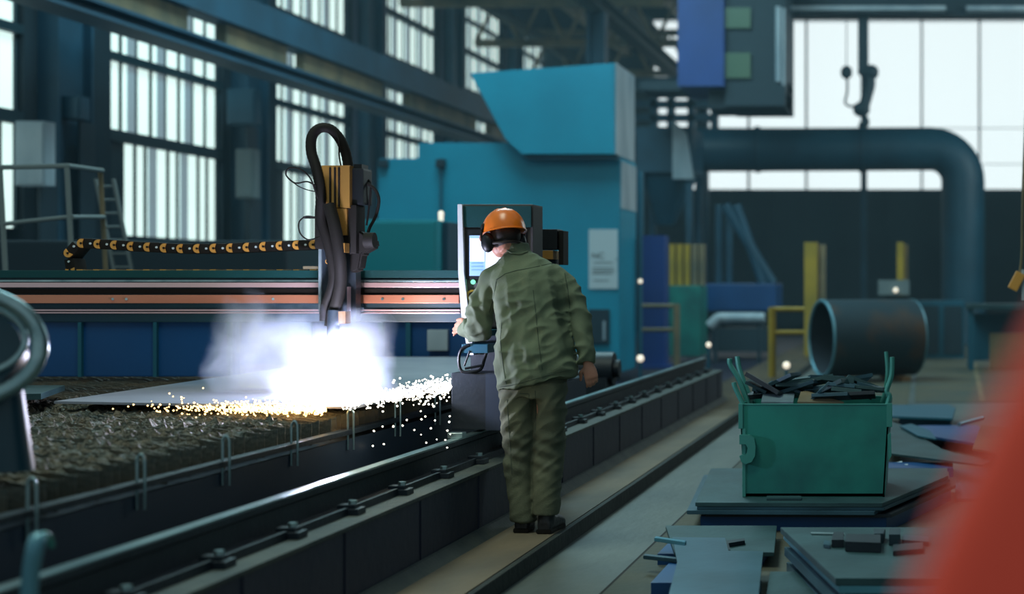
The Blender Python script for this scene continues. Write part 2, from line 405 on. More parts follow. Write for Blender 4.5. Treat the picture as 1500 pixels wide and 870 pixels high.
# dust filter left of the duct
t = thing('dust_filter', 'blue grey dust filter tower with a tapered hopper beside the teal machine', 'filter', (XP(985,33), 33, LF))
b = MB(); b.box(XP(940,33), XP(1020,33), 32.4, 34, ZP(255,33), ZP(190,33)); b.build('housing', M['girder'], t)
b = MB(); b.prism([P(985,262,32.3), P(985,175,32.3), P(1005,195,32.3), P(1016,262,32.3)], (0,.1,0)); b.build('front_plate', M['clad'], t)
b = MB(); b.loft([(P(980,255,33.2), (.6,0,0), (0,.7,0)), (P(975,330,33.2), (.2,0,0), (0,.25,0))], 20, e=4); b.build('hopper', M['duct'], t, True)
b = MB()
for px in (945, 1015):
    for yy in (32.5, 33.9): b.box(XP(px,33)-.07, XP(px,33)+.07, yy-.07, yy+.07, LF, ZP(255,33))
b.build('leg_frame', M['girder'], t)
t = thing('blue_column', 'saturated dark blue steel stanchion beside the teal machine', 'stanchion', (XP(955,25.4), 25.4, LF))
b = MB(); b.box(XP(943,25.4), XP(975,25.4), 25.3, 25.7, LF, ZP(345,25.4)); b.build('stanchion', M['crane'], t)
b = MB(); b.box(XP(936,25.2), XP(981,25.2), 25.1, 25.9, LF, LF+.05); b.build('base_plate', M['crane'], t)
t = thing('pipe_rack', 'dark steel pipe bundle standing right behind the teal machine', 'pipes', (XP(925,27), 27, LF))
for i, px in enumerate((915, 924, 935)): b = MB(); b.tube([(XP(px,27),27+.1*i,LF), (XP(px,27),27+.1*i,ZP(250,27))], .055, 10); b.build('pipe', M['tealdark'], t, True)

# green cabinet with yellow slats, dark machine, bright pipe
t = thing('slatted_cabinet', 'green machine cabinet topped by yellow vertical slats in the far background', 'cabinet', (XP(1008,30), 30, LF))
b = MB(); b.box(XP(985,30), XP(1030,30), 29.6, 30.6, LF, ZP(418,30), bev=.03); b.build('body', M['bin'], t)
for i, px in enumerate((988, 999, 1010, 1021, 1031)): bx(XP(px,30)-.055, XP(px,30)+.055, 29.7, 29.9, ZP(418,30), ZP(358,30)).build('slat', M['yellow'] if i < 3 else M['tan'], t)
t = thing('press_machine', 'low dark blue machine with slanted struts below the duct', 'machine', (XP(1085,32), 32, LF))
b = MB(); b.box(XP(1036,32), XP(1140,32), 31.5, 33, ZP(455,32), ZP(415,32), bev=.04); b.build('body', M['bluepanel'], t)
b = MB(); b.box(XP(1045,32), XP(1125,32), 31.7, 32.8, LF, ZP(480,32)); b.build('base', M['cranedark'], t)
b = MB(); b.box(XP(1055,32), XP(1060,32), 32, 32.3, ZP(480,32), ZP(455,32)); b.box(XP(1110,32), XP(1115,32), 32, 32.3, ZP(480,32), ZP(455,32)); b.build('support', M['cranedark'], t)
for (a_, c_) in (((1062,300),(1132,415)), ((1078,300),(1118,415))): b = MB(); b.tube([P(*a_,32), P(*c_,32)], .11, 8); b.build('strut', M['girder'], t, True)
for px in (1053, 1068): b = MB(); b.tube([P(px,300,32.5), P(px,415,32.5)], .08, 8); b.build('upright', M['girder'], t, True)
t = thing('bright_pipe', 'pale shiny steel pipe lying level on brackets under the dark blue machine', 'pipe', (XP(1085,27), 27, LF))
b = MB(); b.tube(smoothpath([P(1040,478,27), P(1052,467,27), P(1065,466,27), P(1120,466,27)], 4), .10, 12); b.build('tube', M['clad'], t, True)
for px in (1048, 1112): bx(XP(px,27)-.03, XP(px,27)+.03, 26.95, 27.05, LF, ZP(472,27)).build('bracket', M['cranedark'], t)

# yellow columns
def ycol(px0, px1, ytop, Y, label, y2=None):
    t = thing('yellow_post', label, 'post', (XP((px0+px1)/2,Y), Y, LF), 'yellow posts in the background')
    b = MB(); x0, x1 = XP(px0,Y), XP(px1,Y)
    b.box(x0, x0+(x1-x0)*.62, Y-.15, Y+.15, LF, ZP(ytop,Y)); b.build('flange', M['yellow'], t)
    b = MB(); b.box(x0+(x1-x0)*.62, x1, Y-.05, Y+.15, LF, ZP(ytop+3,Y)); b.build('web', M['tan'], t)
ycol(1179, 1209, 355, 28, 'wide yellow steel post standing behind the left end of the big pipe')
ycol(1314, 1330, 355, 28, 'narrow yellow steel post behind the right end of the big pipe')
t = thing('notice_box', 'small grey box with a bright spot mounted on the narrow yellow post', 'box', P(1310,432,27.7))
b = MB(); b.box(XP(1287,27.7), XP(1332,27.7), 27.5, 27.75, ZP(432,27.7), ZP(410,27.7)); b.build('box', M['greybox'], t)
b = MB(); b.ball(P(1312,425,27.45), .045); b.build('reflector', M['lamp'], t, True)  # small glowing ball for the bright spot on the box
b = MB(); b.box(XP(1298,27.8), XP(1330,27.8), 27.6, 27.8, LF, ZP(433,27.7)); b.build('stand', M['cranedark'], t)
# guard rails
def guard(px0, px1, ytop, ymid, Y, m, label, posts):
    t = thing('guard_rail', label, 'railing', (XP((px0+px1)/2,Y), Y, LF), 'guard rails in the background')
    for p_ in posts:
        b = MB(); b.tube([(XP(p_,Y),Y,LF), (XP(p_,Y),Y,ZP(ytop,Y))], .055, 12); b.build('post', M[m], t, True)
    for y_ in (ytop+3, ymid): b = MB(); b.tube([P(px0,y_,Y), P(px1,y_,Y)], .035, 10); b.build('rail', M[m], t, True)
guard(1130, 1178, 450, 487, 21.5, 'yellow', 'yellow tubular guard rail just left of the big pipe', (1131,))
guard(938, 992, 445, 483, 24.5, 'tan', 'dull tan guard rail right of the teal machine', (991,))
# bright metal highlights, built as glowing globes on added stubs
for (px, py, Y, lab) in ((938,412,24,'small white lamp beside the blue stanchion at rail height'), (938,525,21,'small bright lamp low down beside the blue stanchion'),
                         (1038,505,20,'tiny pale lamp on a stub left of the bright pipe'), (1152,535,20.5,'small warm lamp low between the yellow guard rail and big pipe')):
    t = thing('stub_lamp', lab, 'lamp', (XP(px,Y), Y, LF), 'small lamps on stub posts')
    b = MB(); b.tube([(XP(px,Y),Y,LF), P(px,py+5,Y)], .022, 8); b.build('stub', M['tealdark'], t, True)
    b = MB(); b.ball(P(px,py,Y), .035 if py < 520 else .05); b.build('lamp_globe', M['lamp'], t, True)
# big pipe section
t = thing('pipe_section', 'large dark rusty pipe section lying on timbers with its open mouth facing left', 'pipe', (XP(1260,22), 22.2, LF))
a_ = math.radians(24); ax = Vector((math.cos(a_), math.sin(a_), 0)); c0 = P(1204,504,21.8); c0.z = LF+.63
o_ = .565; b = MB()
c1 = c0+ax*1.42
for (r_, s_) in ((o_, 1),): b.tube([c0, c0+ax*.02, c1], [o_, o_, o_], 48, cap=False)
b.build('shell', M['rust'], t, True)
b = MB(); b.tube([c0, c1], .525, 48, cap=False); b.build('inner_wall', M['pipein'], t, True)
up = Vector((0,0,1)); sd = ax.cross(up)
for c_ in (c0, c1):
    b = MB(); b.tube([c_+(up*math.cos(k*math.pi/24)+sd*math.sin(k*math.pi/24))*.545 for k in range(48)], .024, 8, closed=True)
    b.build('rim', M['pipelip'], t, True, label='pale blue cut rim')
for d_ in (.25, 1.15):
    c_ = c0+ax*d_; b = MB(); b.box(c_.x-.06, c_.x+.06, c_.y-.45, c_.y+.45, LF, LF+.075, rz=a_); b.build('timber', M['wood'], t)
# bench, yellow crate at far right
t = thing('work_bench', 'dark steel work bench at the far right behind the aisle', 'bench', (XP(1470,25), 25, LF))
b = MB(); b.box(XP(1415,25), XP(1560,25), 24.6, 25.6, ZP(452,25), ZP(445,25)); b.build('bench_top', M['gsteel'], t)
for px in (1422, 1550):
    for yy in (24.7, 25.5): bx(XP(px,25)-.04, XP(px,25)+.04, yy-.04, yy+.04, LF, ZP(452,25)).build('leg', M['tealdark'], t)
b = MB(); b.box(XP(1420,25), XP(1555,25), 25.4, 25.5, ZP(530,25), ZP(460,25)); b.build('back_panel', M['tealdark'], t)
o = bx(XP(1450,25), XP(1540,25), 24.8, 25.2, LF, ZP(488,25), bev=.02).build('yellow_crate', M['tan']); setprops(o, 'dull tan crate standing under the dark steel bench', 'crate')
t = thing('low_cabinet', 'low dark green cabinet behind the big pipe at the right', 'cabinet', (XP(1380,29), 29, LF))
b = MB(); b.box(XP(1345,29), XP(1412,29), 28.6, 29.4, LF, ZP(440,29)); b.build('body', M['tealdark'], t)
for px in (1362, 1396): bx(XP(px,28.6)-.17, XP(px,28.6)+.17, 28.57, 28.6, LF+.1, ZP(448,28.6)).build('door', M['cranedark'], t)
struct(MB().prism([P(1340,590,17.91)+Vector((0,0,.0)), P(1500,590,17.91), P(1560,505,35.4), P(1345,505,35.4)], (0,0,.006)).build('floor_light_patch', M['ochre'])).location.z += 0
struct(MB().prism([(1.05*XP(1432,17.9),17.9,LF+.007), (1.05*XP(1440,17.9),17.9,LF+.007), (XP(1430,27),27,LF+.007), (XP(1424,27),27,LF+.007)], (0,0,.003)).build('floor_line', M['tan']))
# orange pendant at right edge
t = thing('pendant_station', 'orange pendant control hanging on a tan cable at the right edge', 'pendant', P(1489,425,12))
b = MB(); b.tube(smoothpath([P(1503,160,12), P(1498,300,12), P(1497,370,12), P(1494,400,12)], 5), .012, 8); b.build('cable', M['tan'], t, True)
R3 = Matrix.Rotation(math.radians(28), 3, 'Y'); c_ = P(1489,412,12)
b = MB(); b.box(c_.x-.04, c_.x+.04, c_.y-.04, c_.y+.04, c_.z-.075, c_.z+.075, bev=.01, m=R3); b.build('housing', M['orange'], t)
b = MB(); b.tube([P(1500,440,12), P(1499,395,12)], .02, 8); b.build('strain_relief', M['clad'], t, True)

# ------------------------------------------------------------------ teal machine
TY = 24.0
t = thing('blasting_machine', 'tall teal industrial machine with a tapered hopper behind the worker', 'machine', (XP(730,TY), TY, LF))
body = MB().prism([P(553,546,TY), P(553,232,TY), P(612,232,TY), P(612,209,TY), P(745,209,TY), P(908,228,TY), P(908,546,TY)], (0,1.35,0), .02).build('body', M['teal'], t)
MB().prism([P(688,107,TY-.35), P(900,92,TY-.35), P(900,226,TY-.35), P(764,226,TY-.35), P(740,204,TY-.35)], (0,1.6,0), .01).build('hopper', M['teal'], t)
MB().prism([P(901,92,TY-.30), P(903,92,TY-.30), P(903,226,TY-.30), P(901,226,TY-.30)], (0,1.5,0)).build('side_panel', M['clad'], t, label='pale grey hopper side')  # pale grey stands in for window light reflected on this face
MB().prism([P(909,236,TY+.05), P(911,236,TY+.05), P(911,305,TY+.05), P(909,305,TY+.05)], (0,1.2,0)).build('side_panel', M['clad'], t, label='pale grey lower side')  # same pale colour paints the lit strip lower down
MB().prism([P(764,229,TY-.25), P(905,229,TY-.25), P(905,233,TY-.25), P(770,233,TY-.25)], (0,.2,0)).build('hopper_flange', M['tealdark'], t)
b = MB(); b.tube([P(646,232,TY-.08), P(646,330,TY-.08)], .025, 8); b.build('conduit', M['tealdark'], t, True)
bx(XP(642,TY), XP(654,TY), TY-.14, TY, ZP(246,TY), ZP(234,TY), bev=.01).build('junction_box', M['cranedark'], t)
bx(XP(557,TY), XP(570,TY), TY-.1, TY, ZP(246,TY), ZP(234,TY), bev=.01).build('junction_box', M['cranedark'], t)
h = bx(XP(863,TY), XP(893,TY), TY-.06, TY, ZP(503,TY), ZP(453,TY)).build('hatch', M['cranedark'], t, label='dark lower hatch')
bx(XP(885,TY), XP(888,TY), TY-.09, TY-.06, ZP(498,TY), ZP(470,TY)).build('handle', M['clad'], h)
b = MB()
for px in (560, 700, 820, 903): b.ball(P(px,380,TY-.01), .02, 1)
b.build('rivet', M['tealdark'], t)
# paper notice on the machine
t = thing('paper_notice', 'white paper notice taped to the teal machine right of the worker', 'notice', P(884,423,TY-.02))
bx(XP(863,TY), XP(905,TY), TY-.02, TY-.005, ZP(423,TY), ZP(336,TY)).build('sheet', M['white'], t)
b = MB()
for (x0, x1, y_) in ((870,898,384), (868,900,392), (868,900,396), (868,898,400), (870,892,410)): b.box(XP(x0,TY), XP(x1,TY), TY-.026, TY-.021, ZP(y_+1.2,TY), ZP(y_,TY))
b.build('text_line', M['greybox'], t)
text_mesh('lettering', 'NC', .14, M['ink'], t, P(876,375,TY-.024), (math.pi/2,0,0))
# nearer teal cabinet
t = thing('control_cabinet', 'lighter teal control cabinet standing in front of the large teal machine', 'cabinet', (XP(585,18.2), 18.2, -.25))
bx(XP(527,18.2), XP(640,18.2), 18.2, 18.9, -.25, ZP(322,18.2), bev=.015).build('body', M['teal2'], t)
bx(XP(531,18.2), XP(637,18.2), 18.17, 18.2, .2, ZP(326,18.2), bev=.008).build('door', M['teal2'], t)
bx(XP(642,18.4), XP(656,18.4), 18.4, 18.9, -.25, ZP(325,18.4)).build('end_post', M['girder'], t)
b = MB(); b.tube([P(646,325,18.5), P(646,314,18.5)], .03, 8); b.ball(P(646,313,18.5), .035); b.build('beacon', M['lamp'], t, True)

# ------------------------------------------------------------------ left background
t = thing('access_platform', 'raised dark service platform with thin tubular railing at the far left', 'platform', (XP(70,13), 13, -.25))
Y = 13.0; b = MB()
b.tube([P(-40,246,Y), P(100,243,Y), P(150,250,Y+1)], .022, 8); b.build('top_rail', M['greybox'], t, True)
b = MB(); b.tube([P(-40,333,Y), P(100,318,Y)], .02, 8); b.tube([P(105,318,Y), P(152,318,Y+1)], .02, 8); b.build('middle_rail', M['greybox'], t, True)
for (px, Y_) in ((2,13), (100,13), (149,14)):
    b = MB(); b.tube([P(px-2,246,Y_), P(px+6,400,Y_)], .022, 8); b.build('post', M['tan'] if px > 120 else M['greybox'], t, True)
bx(XP(-40,13), XP(160,13), 13, 14.4, ZP(412,13), ZP(400,13)).build('deck', M['cranedark'], t)
for px in (-20, 60, 150): bx(XP(px,13.6)-.05, XP(px,13.6)+.05, 13.5, 13.7, -.25, ZP(412,13)).build('leg', M['cranedark'], t)
def wallbox(name, px0, px1, py0, py1, Y, m, label, cat):
    o = bx(XP(px0,Y), XP(px1,Y), Y, Y+.25, ZP(py1,Y), ZP(py0,Y), bev=.02); t = thing(name, label, cat, P((px0+px1)/2, py1, Y))
    o.build('body', M[m], t); xa, xb = XP(px0+3,Y), XP(px1-3,Y)
    bx(xa, xb, Y-.02, Y, ZP(py1-3,Y), ZP(py0+3,Y), bev=.005).build('door', M[m], t)
    bx(XP((px0+px1)/2-2,Y), XP((px0+px1)/2+2,Y), Y+.2, Y+.6, -.25, ZP(py1,Y)).build('stand', M['cranedark'], t)
wallbox('wall_cabinet', 22, 66, 177, 272, 20.4, 'clad', 'tall pale grey cabinet at far left beside the first window', 'cabinet')
wallbox('junction_cabinet', 90, 118, 140, 175, 21.5, 'duct', 'small teal junction cabinet on the dark pier left of the tall window', 'cabinet')
wallbox('junction_cabinet', 332, 374, 130, 182, 26.6, 'duct', 'square teal junction cabinet on the pier right of the tall window', 'cabinet')
wallbox('junction_cabinet', 345, 372, 218, 290, 26.2, 'greybox', 'upright grey junction cabinet below the square teal one', 'cabinet')
t = thing('ladder', 'thin leaning pale ladder before the left windows', 'ladder', (XP(160,16), 16, -.25))
for dx in (0, 26): b = MB(); b.tube([P(140+dx,262,16), P(168+dx,400,16)], .022, 8); b.build('stile', M['greybox'], t, True)
for k in range(7): q = .08+k/7; MB().tube([P(140+28*q,262+138*q,16), P(166+28*q,262+138*q,16)], .014, 6).build('rung', M['greybox'], t)
# dark mass that fills the low left (machine cover)
t = thing('machine_enclosure', 'long dark blue machine enclosure behind the cutting table at right', 'enclosure', (XP(520,12.9), 12.9, -.25))
bx(XP(352,12.75), XP(690,12.75), 12.75, 13.4, -.25, ZP(470,12.75), bev=.02).build('panel', M['bluepanel'], t)
bx(XP(352,12.75), XP(692,12.75), 12.70, 13.45, ZP(470,12.75), ZP(463,12.75), bev=.01).build('top_rail', M['tealdark'], t)
for px in (455, 560, 600): bx(XP(px,12.75)-.02, XP(px,12.75)+.02, 12.71, 12.75, 0, ZP(472,12.75)).build('rib', M['tealdark'], t)
bx(XP(626,12.7), XP(656,12.7), 12.69, 12.745, ZP(514,12.7), ZP(483,12.7), bev=.01).build('data_plate', M['clad'], t)
t = thing('splash_guard', 'dark blue splash guard panel standing on the cutting table behind the gantry', 'guard panel', (XP(200,10.3), 10.3, .7))
bx(XP(-90,10.2), XP(346,10.2), 10.2, 10.26, .69, ZP(468,10.2), bev=.008).build('panel', M['bluepanel'], t)
bx(XP(-90,10.2), XP(348,10.2), 10.17, 10.29, ZP(470,10.2), ZP(464,10.2), bev=.006).build('top_rail', M['tealdark'], t)
for px in (120, 230, 338): bx(XP(px,10.2)-.012, XP(px,10.2)+.012, 10.17, 10.2, .69, ZP(470,10.2)).build('rib', M['tealdark'], t)
o = bx(XP(-80,16), XP(420,16), 16, 17, -.25, ZP(352,16), bev=.04).build('steel_bin', M['cranedark'])
setprops(o, 'long dark steel container behind the gantry at the left', 'container')
t = thing('drive_motor', 'dark round drive motor beside the rail right of the worker', 'motor', (XP(875,13.5), 13.5, 0))
b = MB(); b.tube([P(838,540,13.5), P(900,540,13.5)], .15, 20); b.build('casing', M['dsteel'], t, True)
b = MB(); b.tube([P(900,540,13.5), P(908,540,13.5)], .08, 14); b.build('shaft_cover', M['dsteel'], t, True)
bx(XP(845,13.5), XP(895,13.5), 13.3, 13.7, -.25, ZP(552,13.5)).build('foot', M['dsteel'], t)

# ================================================================== RAIL
t = thing('guide_rail', 'long dark guide rail with a shining head running beside the cutting table', 'rail', (-2.52, 9, .343))
b = MB(); prof = [(-.05,0),(.05,0),(.05,.012),(.012,.022),(.010,.10),(.028,.112),(.028,.136),(-.028,.136),(-.028,.112),(-.010,.10),(-.012,.022),(-.05,.012)]
b.prism([(-2.52+x, 3.0, .343+z) for x, z in prof], (0, 14.1, 0)); b.build('rail', M['dsteel'], t)
bx(-2.545, -2.495, 3.0, 17.1, .479, .488, bev=.003).build('rail_head', M['steel'], t, label='bright polished head')
bx(-2.44, -2.425, 2.0, 17.1, .343, .375).build('side_strip', M['dsteel'], t)
clamp = None
for i in range(22):
    y_ = 3.95+.6*i
    if clamp is None:
        b = MB(); b.box(-2.46, -2.38, y_-.045, y_+.045, .3435, .37, bev=.004); b.box(-2.475, -2.40, y_-.03, y_+.03, .37, .386, bev=.003)
        clamp = b.build('rail_clamp', M['dsteel'], t)
        b = MB(); b.tube([(-2.42,y_,.386),(-2.42,y_,.402)], .018, 6); b.build('bolt', M['steel'], clamp)
        c0_ = clamp.location.copy(); base = y_
    else:
        c = copy_tree(clamp, t); c.location = c0_+Vector((0, y_-base, 0))
# end stop beside the pedestal
b = MB(); b.box(-2.56, -2.48, 8.05, 8.12, .489, .52, bev=.004); o = b.build('rail_stop', M['steel']); setprops(o, 'small steel stop block sitting on the rail before the pedestal', 'stop block')

# ================================================================== CUTTING TABLE
TX = -2.85
t = thing('cutting_table', 'long plasma cutting table with burnt slats and slag left of the rail', 'table', (-6, 8.5, -.25))
TABLE = t
bx(-9.6, TX, 3.4, 12.62, -.25, .55).build('tank', M['tableside'], t)
bx(TX-.03, TX+.02, 3.4, 12.62, .575, .60, bev=.003).build('rim', M['dsteel'], t)
slat = None; nsl = 0
y_ = 4.05
while y_ < 12.4 and nsl < 95:
    if slat is None:
        bm = MB(); n = 150; xs = [-7.9+(7.9+TX-.03)*k/n for k in range(n+1)]
        top = [(x, y_, .655+.018*noise.noise(Vector((x*9, 0, 3)))+.012*random.random()) for x in xs]
        bot = [(x, y_, .56) for x in xs]
        va = [[bm.bm.verts.new(Vector(p)+Vector((0,d,0))) for p in top] for d in (-.003,.003)]
        vb = [[bm.bm.verts.new(Vector(p)+Vector((0,d,0))) for p in bot] for d in (-.003,.003)]
        for k in range(n):
            bm.bm.faces.new((va[0][k],va[0][k+1],vb[0][k+1],vb[0][k])); bm.bm.faces.new((va[1][k],vb[1][k],vb[1][k+1],va[1][k+1])); bm.bm.faces.new((va[0][k],va[1][k],va[1][k+1],va[0][k+1]))
        bm.bm.faces.new((va[0][n],va[1][n],vb[1][n],vb[0][n]))
        slat = bm.build('slat', M['slat'], t); s0 = slat.location.copy(); sb = y_
    else:
        c = copy_tree(slat, t); c.location = s0+Vector((random.uniform(-.03,.0), y_-sb, random.uniform(-.008,.006)))
        c.rotation_euler.z = random.uniform(-.004,.004)
    nsl += 1; y_ += .098 if y_ < 12.9 else 1
# slag crust
bm = bmesh.new(); nx, ny = 230, 250; x0, x1, y0, y1 = -7.9, TX-.10, 3.9, 8.6
V_ = []
for j in range(ny+1):
    row = []
    for i in range(nx+1):
        x = x0+(x1-x0)*i/nx; y = y0+(y1-y0)*j/ny
        h = .645+.022*noise.fractal(Vector((x*11, y*5, 0)), .7, 2, 5)+.022*max(0, noise.noise(Vector((x*34, y*18, 5))))+.034*random.random()**5
        e_ = min(1, (x1-x)/.10); row.append(bm.verts.new((x+random.uniform(-.006,.006), y+random.uniform(-.006,.006), .56+(min(h,.695)-.56)*max(.1,e_))))
    V_.append(row)
for j in range(ny):
    for i in range(nx): bm.faces.new((V_[j][i],V_[j][i+1],V_[j+1][i+1],V_[j+1][i]))
mb = MB(); mb.bm.free(); mb.bm = bm; o = mb.build('slag_crust', M['slag'], t); o['kind'] = 'stuff'
# rod handles on the rim
rod = None
for i in range(12):
    y_ = 4.10+.66*i
    if rod is None:
        a = smoothpath([(TX+.006,y_,.50),(TX+.006,y_,.66),(TX+.009,y_,.688),(TX+.02,y_,.70),(TX+.031,y_,.688),(TX+.034,y_,.66),(TX+.034,y_,.50)], 4)
        rod = MB().tube(a, .0055, 8).build('rod_loop', M['steel'], t, True); r0 = rod.location.copy(); rb = y_
    else:
        c = copy_tree(rod, t); c.location = r0+Vector((0, y_-rb, 0))
# the sheet being cut
A, B_, C_, D_ = Vector((-4.46,7.69,.705)), Vector((-2.80,7.36,.705)), Vector((-2.92,12.5,.705)), Vector((-4.72,12.5,.705))
o = MB().prism([A, B_, C_, D_], (0,0,.012)).build('steel_sheet', M['sheet']); setprops(o, 'large pale steel sheet lying on the slats under the cutting arc', 'steel sheet')
o = MB().prism([P(0,600,7.6)+Vector((-1,0,0)), P(60,592,7.6), P(95,578,8.6), P(-60,578,8.6)], (0,0,.03)).build('steel_offcut', M['gsteel']); o.location.z = .705
setprops(o, 'dark steel offcut lying on the slats at the far left', 'offcut')

# ================================================================== GANTRY
GY = 8.9
t = thing('cutting_gantry', 'wide dark gantry beam with copper pink rails spanning the cutting table', 'gantry', (XP(330,GY), GY, 1.0))
xa, xb = XP(-90,GY), XP(676,GY)
bx(xa, xb, GY, GY+.4, ZP(472,GY), ZP(398,GY), bev=.006).build('beam', M['beam'], t)
bx(xa, xb, GY-.02, GY+.42, ZP(407,GY), ZP(396,GY), bev=.003).build('top_plate', M['congreen'], t)
for (y0, y1, m, d) in ((410,413,'steel',.03), (414,421,'pink',.04), (432,444,'salmon',.05), (453,455.5,'pink',.03), (457,459,'pink',.03)):  # pink and salmon carry the arc's reflected light in the rail colour
    bx(xa, xb, GY-d, GY, ZP(y1,GY), ZP(y0,GY), bev=.002).build('linear_rail', M[m], t)
bx(xa, xb, GY-.02, GY, ZP(430,GY), ZP(423,GY)).build('cover_strip', M['black'], t)
b = MB()
for px in (165,185,400,560,590,650): b.tube([P(px,438,GY-.049), P(px,438,GY-.058)], .008, 8)
b.build('screw', M['steel'], t)
# cable chain
ct = thing('cable_chain', 'black and orange cable drag chain looping on top of the gantry beam', 'cable chain', P(280,372,9.0))
CY = 9.0
cc = [(97.5,391,-80,1),(98.5,367,-60,0)]+[(119.6+24.25*i, 356.4+[0,1.2,2.6,4.6,5.6,7,7.6,7.6,7.2,6.6,5.6,4.4,3.4,2.4,1.6][i], 2 if i < 6 else (0 if i < 9 else -2), 0) for i in range(15)]
def link_mesh():
    l_ = 24.5*CY/F; h_ = 8.2*CY/F
    b = MB(); b.box(-l_*.5, l_*.5, 0, .13, -h_*.9, h_*.9, bev=.012); return b
lk = None
for (px, py, a, _) in cc:
    p = P(px+5, py, CY)
    if lk is None:
        lb = link_mesh(); lk = lb.build('link', M['black'], ct, True, origin=(0,0,0)); ORG[lk] = Vector((0,0,0))
        r_ = 6.6*CY/F; pts = [(6.0*CY/F-.5*r_, 0, r_), (-0*r_, 0, r_)]+[(r_*-math.sin(k*math.pi/10), 0, r_*math.cos(k*math.pi/10)) for k in range(1,10)]+[(0,0,-r_), (6.0*CY/F-.5*r_,0,-r_),(4.0*CY/F-.5*r_,0,0)]
        MB().prism([Vector(q)+Vector((-5*CY/F+.002, -.008, 0)) for q in pts], (0,.007,0), .001).build('side_plate', M['orange'], lk, label='orange plastic plate')
        MB().tube([(-5*CY/F,-.012,0),(-5*CY/F,-.006,0)], .007, 10).build('pin', M['black'], lk)
        MB().tube([(8*CY/F,-.006,0),(8*CY/F,0,0)], .0065, 8).build('rivet', M['white'], lk)
        lk.location = p-ORG[ct]; lk.rotation_euler = (0, math.radians(a if a > -20 else (-100 if a == -80 else -50)), 0)
    else:
        c = copy_tree(lk, ct); c.location = p-ORG[ct]; c.rotation_euler = (0, math.radians(a if a > -20 else (-100 if a == -80 else -50)), 0)
b = MB()
for i in range(15): b.box(XP(112+24.4*i,CY), XP(121+24.4*i,CY), CY, CY+.13, ZP(398,CY), ZP(394.5,CY))
b.build('lower_run', M['orange'], ct)
# torch carriage
t = thing('torch_carriage', 'dark torch carriage with gold slide block and thick hose on the gantry', 'torch carriage', (XP(497,8.7), 8.7, 1.0))
Y = 8.72
bx(XP(469,Y), XP(523,Y), Y-.02, Y+.06, ZP(470,Y), ZP(300,Y), bev=.004).build('carriage_plate', M['dsteel'], t)
bx(XP(470,Y), XP(474,Y), Y-.035, Y-.02, ZP(455,Y), ZP(345,Y)).build('edge_strip', M['greybox'], t)
bx(XP(513,Y), XP(516,Y), Y-.05, Y-.02, ZP(470,Y), ZP(420,Y)).build('edge_strip', M['pink'], t)
g = bx(XP(475,8.6), XP(516,8.6), 8.56, 8.70, ZP(305,8.6), ZP(243,8.6), bev=.003).build('slide_block', M['gold'], t, label='gold anodised block')
for px in (484, 491, 497): bx(XP(px,8.56)-.0045, XP(px,8.56)+.0045, 8.552, 8.562, ZP(303,8.56), ZP(245,8.56)).build('groove', M['black'], g)
bx(XP(497,8.6), XP(512,8.6), 8.56, 8.68, ZP(345,8.6), ZP(306,8.6), bev=.003).build('slide_rod', M['gold'], t)
b = MB(); b.box(XP(512,8.6), XP(532,8.6), 8.6, 8.74, ZP(300,8.6), ZP(246,8.6), bev=.012); b.box(XP(516,8.6), XP(528,8.6), 8.62, 8.72, ZP(246,8.6), ZP(240,8.6)); b.build('drive_motor', M['blackpl'], t)
b = MB(); b.box(XP(462,8.6), XP(500,8.6), 8.58, 8.72, ZP(365,8.6), ZP(303,8.6), bev=.02); b.box(XP(505,8.6), XP(524,8.6), 8.58, 8.72, ZP(372,8.6), ZP(300,8.6), bev=.015); b.build('clamp_block', M['black'], t, True)
MB().prism([P(512,330,8.62), P(546,350,8.62), P(548,362,8.62), P(530,372,8.62), P(526,395,8.62), P(512,400,8.62)], (0,.1,0), .01).build('motor_bracket', M['black'], t)
b = MB(); b.tube([P(535,352,8.6), P(549,352,8.6)], .045, 14); b.build('cable_gland', M['black'], t, True)
# hoses
def hose(name, pts, r, ribs=False, par=t, m='black', n=8):
    pp = smoothpath([P(*p) for p in pts], n); rr = r if not ribs else [r*(1+.06*(i%2)) for i in range(len(pp))]
    return MB().tube(pp, rr, 12).build(name, M[m], par, True)
hose('thick_hose', [(512,256,8.68),(507,226,8.68),(498,204,8.66),(484,189,8.64),(468,188,8.62),(457,200,8.6),(456,222,8.58),(463,245,8.56),(468,268,8.55),(470,290,8.55),(470,320,8.56),(479,350,8.56),(487,385,8.56),(489,410,8.56),(484,430,8.56),(477,448,8.56),(476,470,8.56)], .028, True, n=9)
hose('torch_lead', [(482,300,8.52),(490,330,8.5),(497,370,8.5),(499,410,8.52),(494,440,8.52),(487,462,8.52),(484,478,8.52)], .034)
hose('thin_cable', [(465,290,8.5),(455,262,8.45),(440,248,8.42),(424,246,8.42),(419,256,8.44),(432,268,8.46),(450,266,8.48),(462,272,8.52)], .0045)
hose('thin_cable', [(424,262,8.44),(436,272,8.44),(450,278,8.46),(464,281,8.5)], .003)
hose('thin_cable', [(460,318,8.5),(448,317,8.46),(438,326,8.44),(440,342,8.44),(452,351,8.46),(468,347,8.52)], .004)
hose('thin_cable', [(488,186,8.64),(496,205,8.62),(497,228,8.62),(500,246,8.6)], .0045)
hose('loop_hose', [(516,268,8.66),(534,268,8.66),(548,276,8.66),(555,292,8.66),(551,315,8.66),(541,335,8.66),(537,352,8.64)], .009)
hose('loop_hose', [(520,262,8.66),(536,262,8.68),(543,272,8.68),(541,300,8.68),(537,330,8.66)], .006)
b = MB(); b.box(XP(497,8.5), XP(506,8.5), 8.49, 8.56, ZP(370,8.5), ZP(356,8.5), bev=.003); b.build('valve', M['gold'], t)
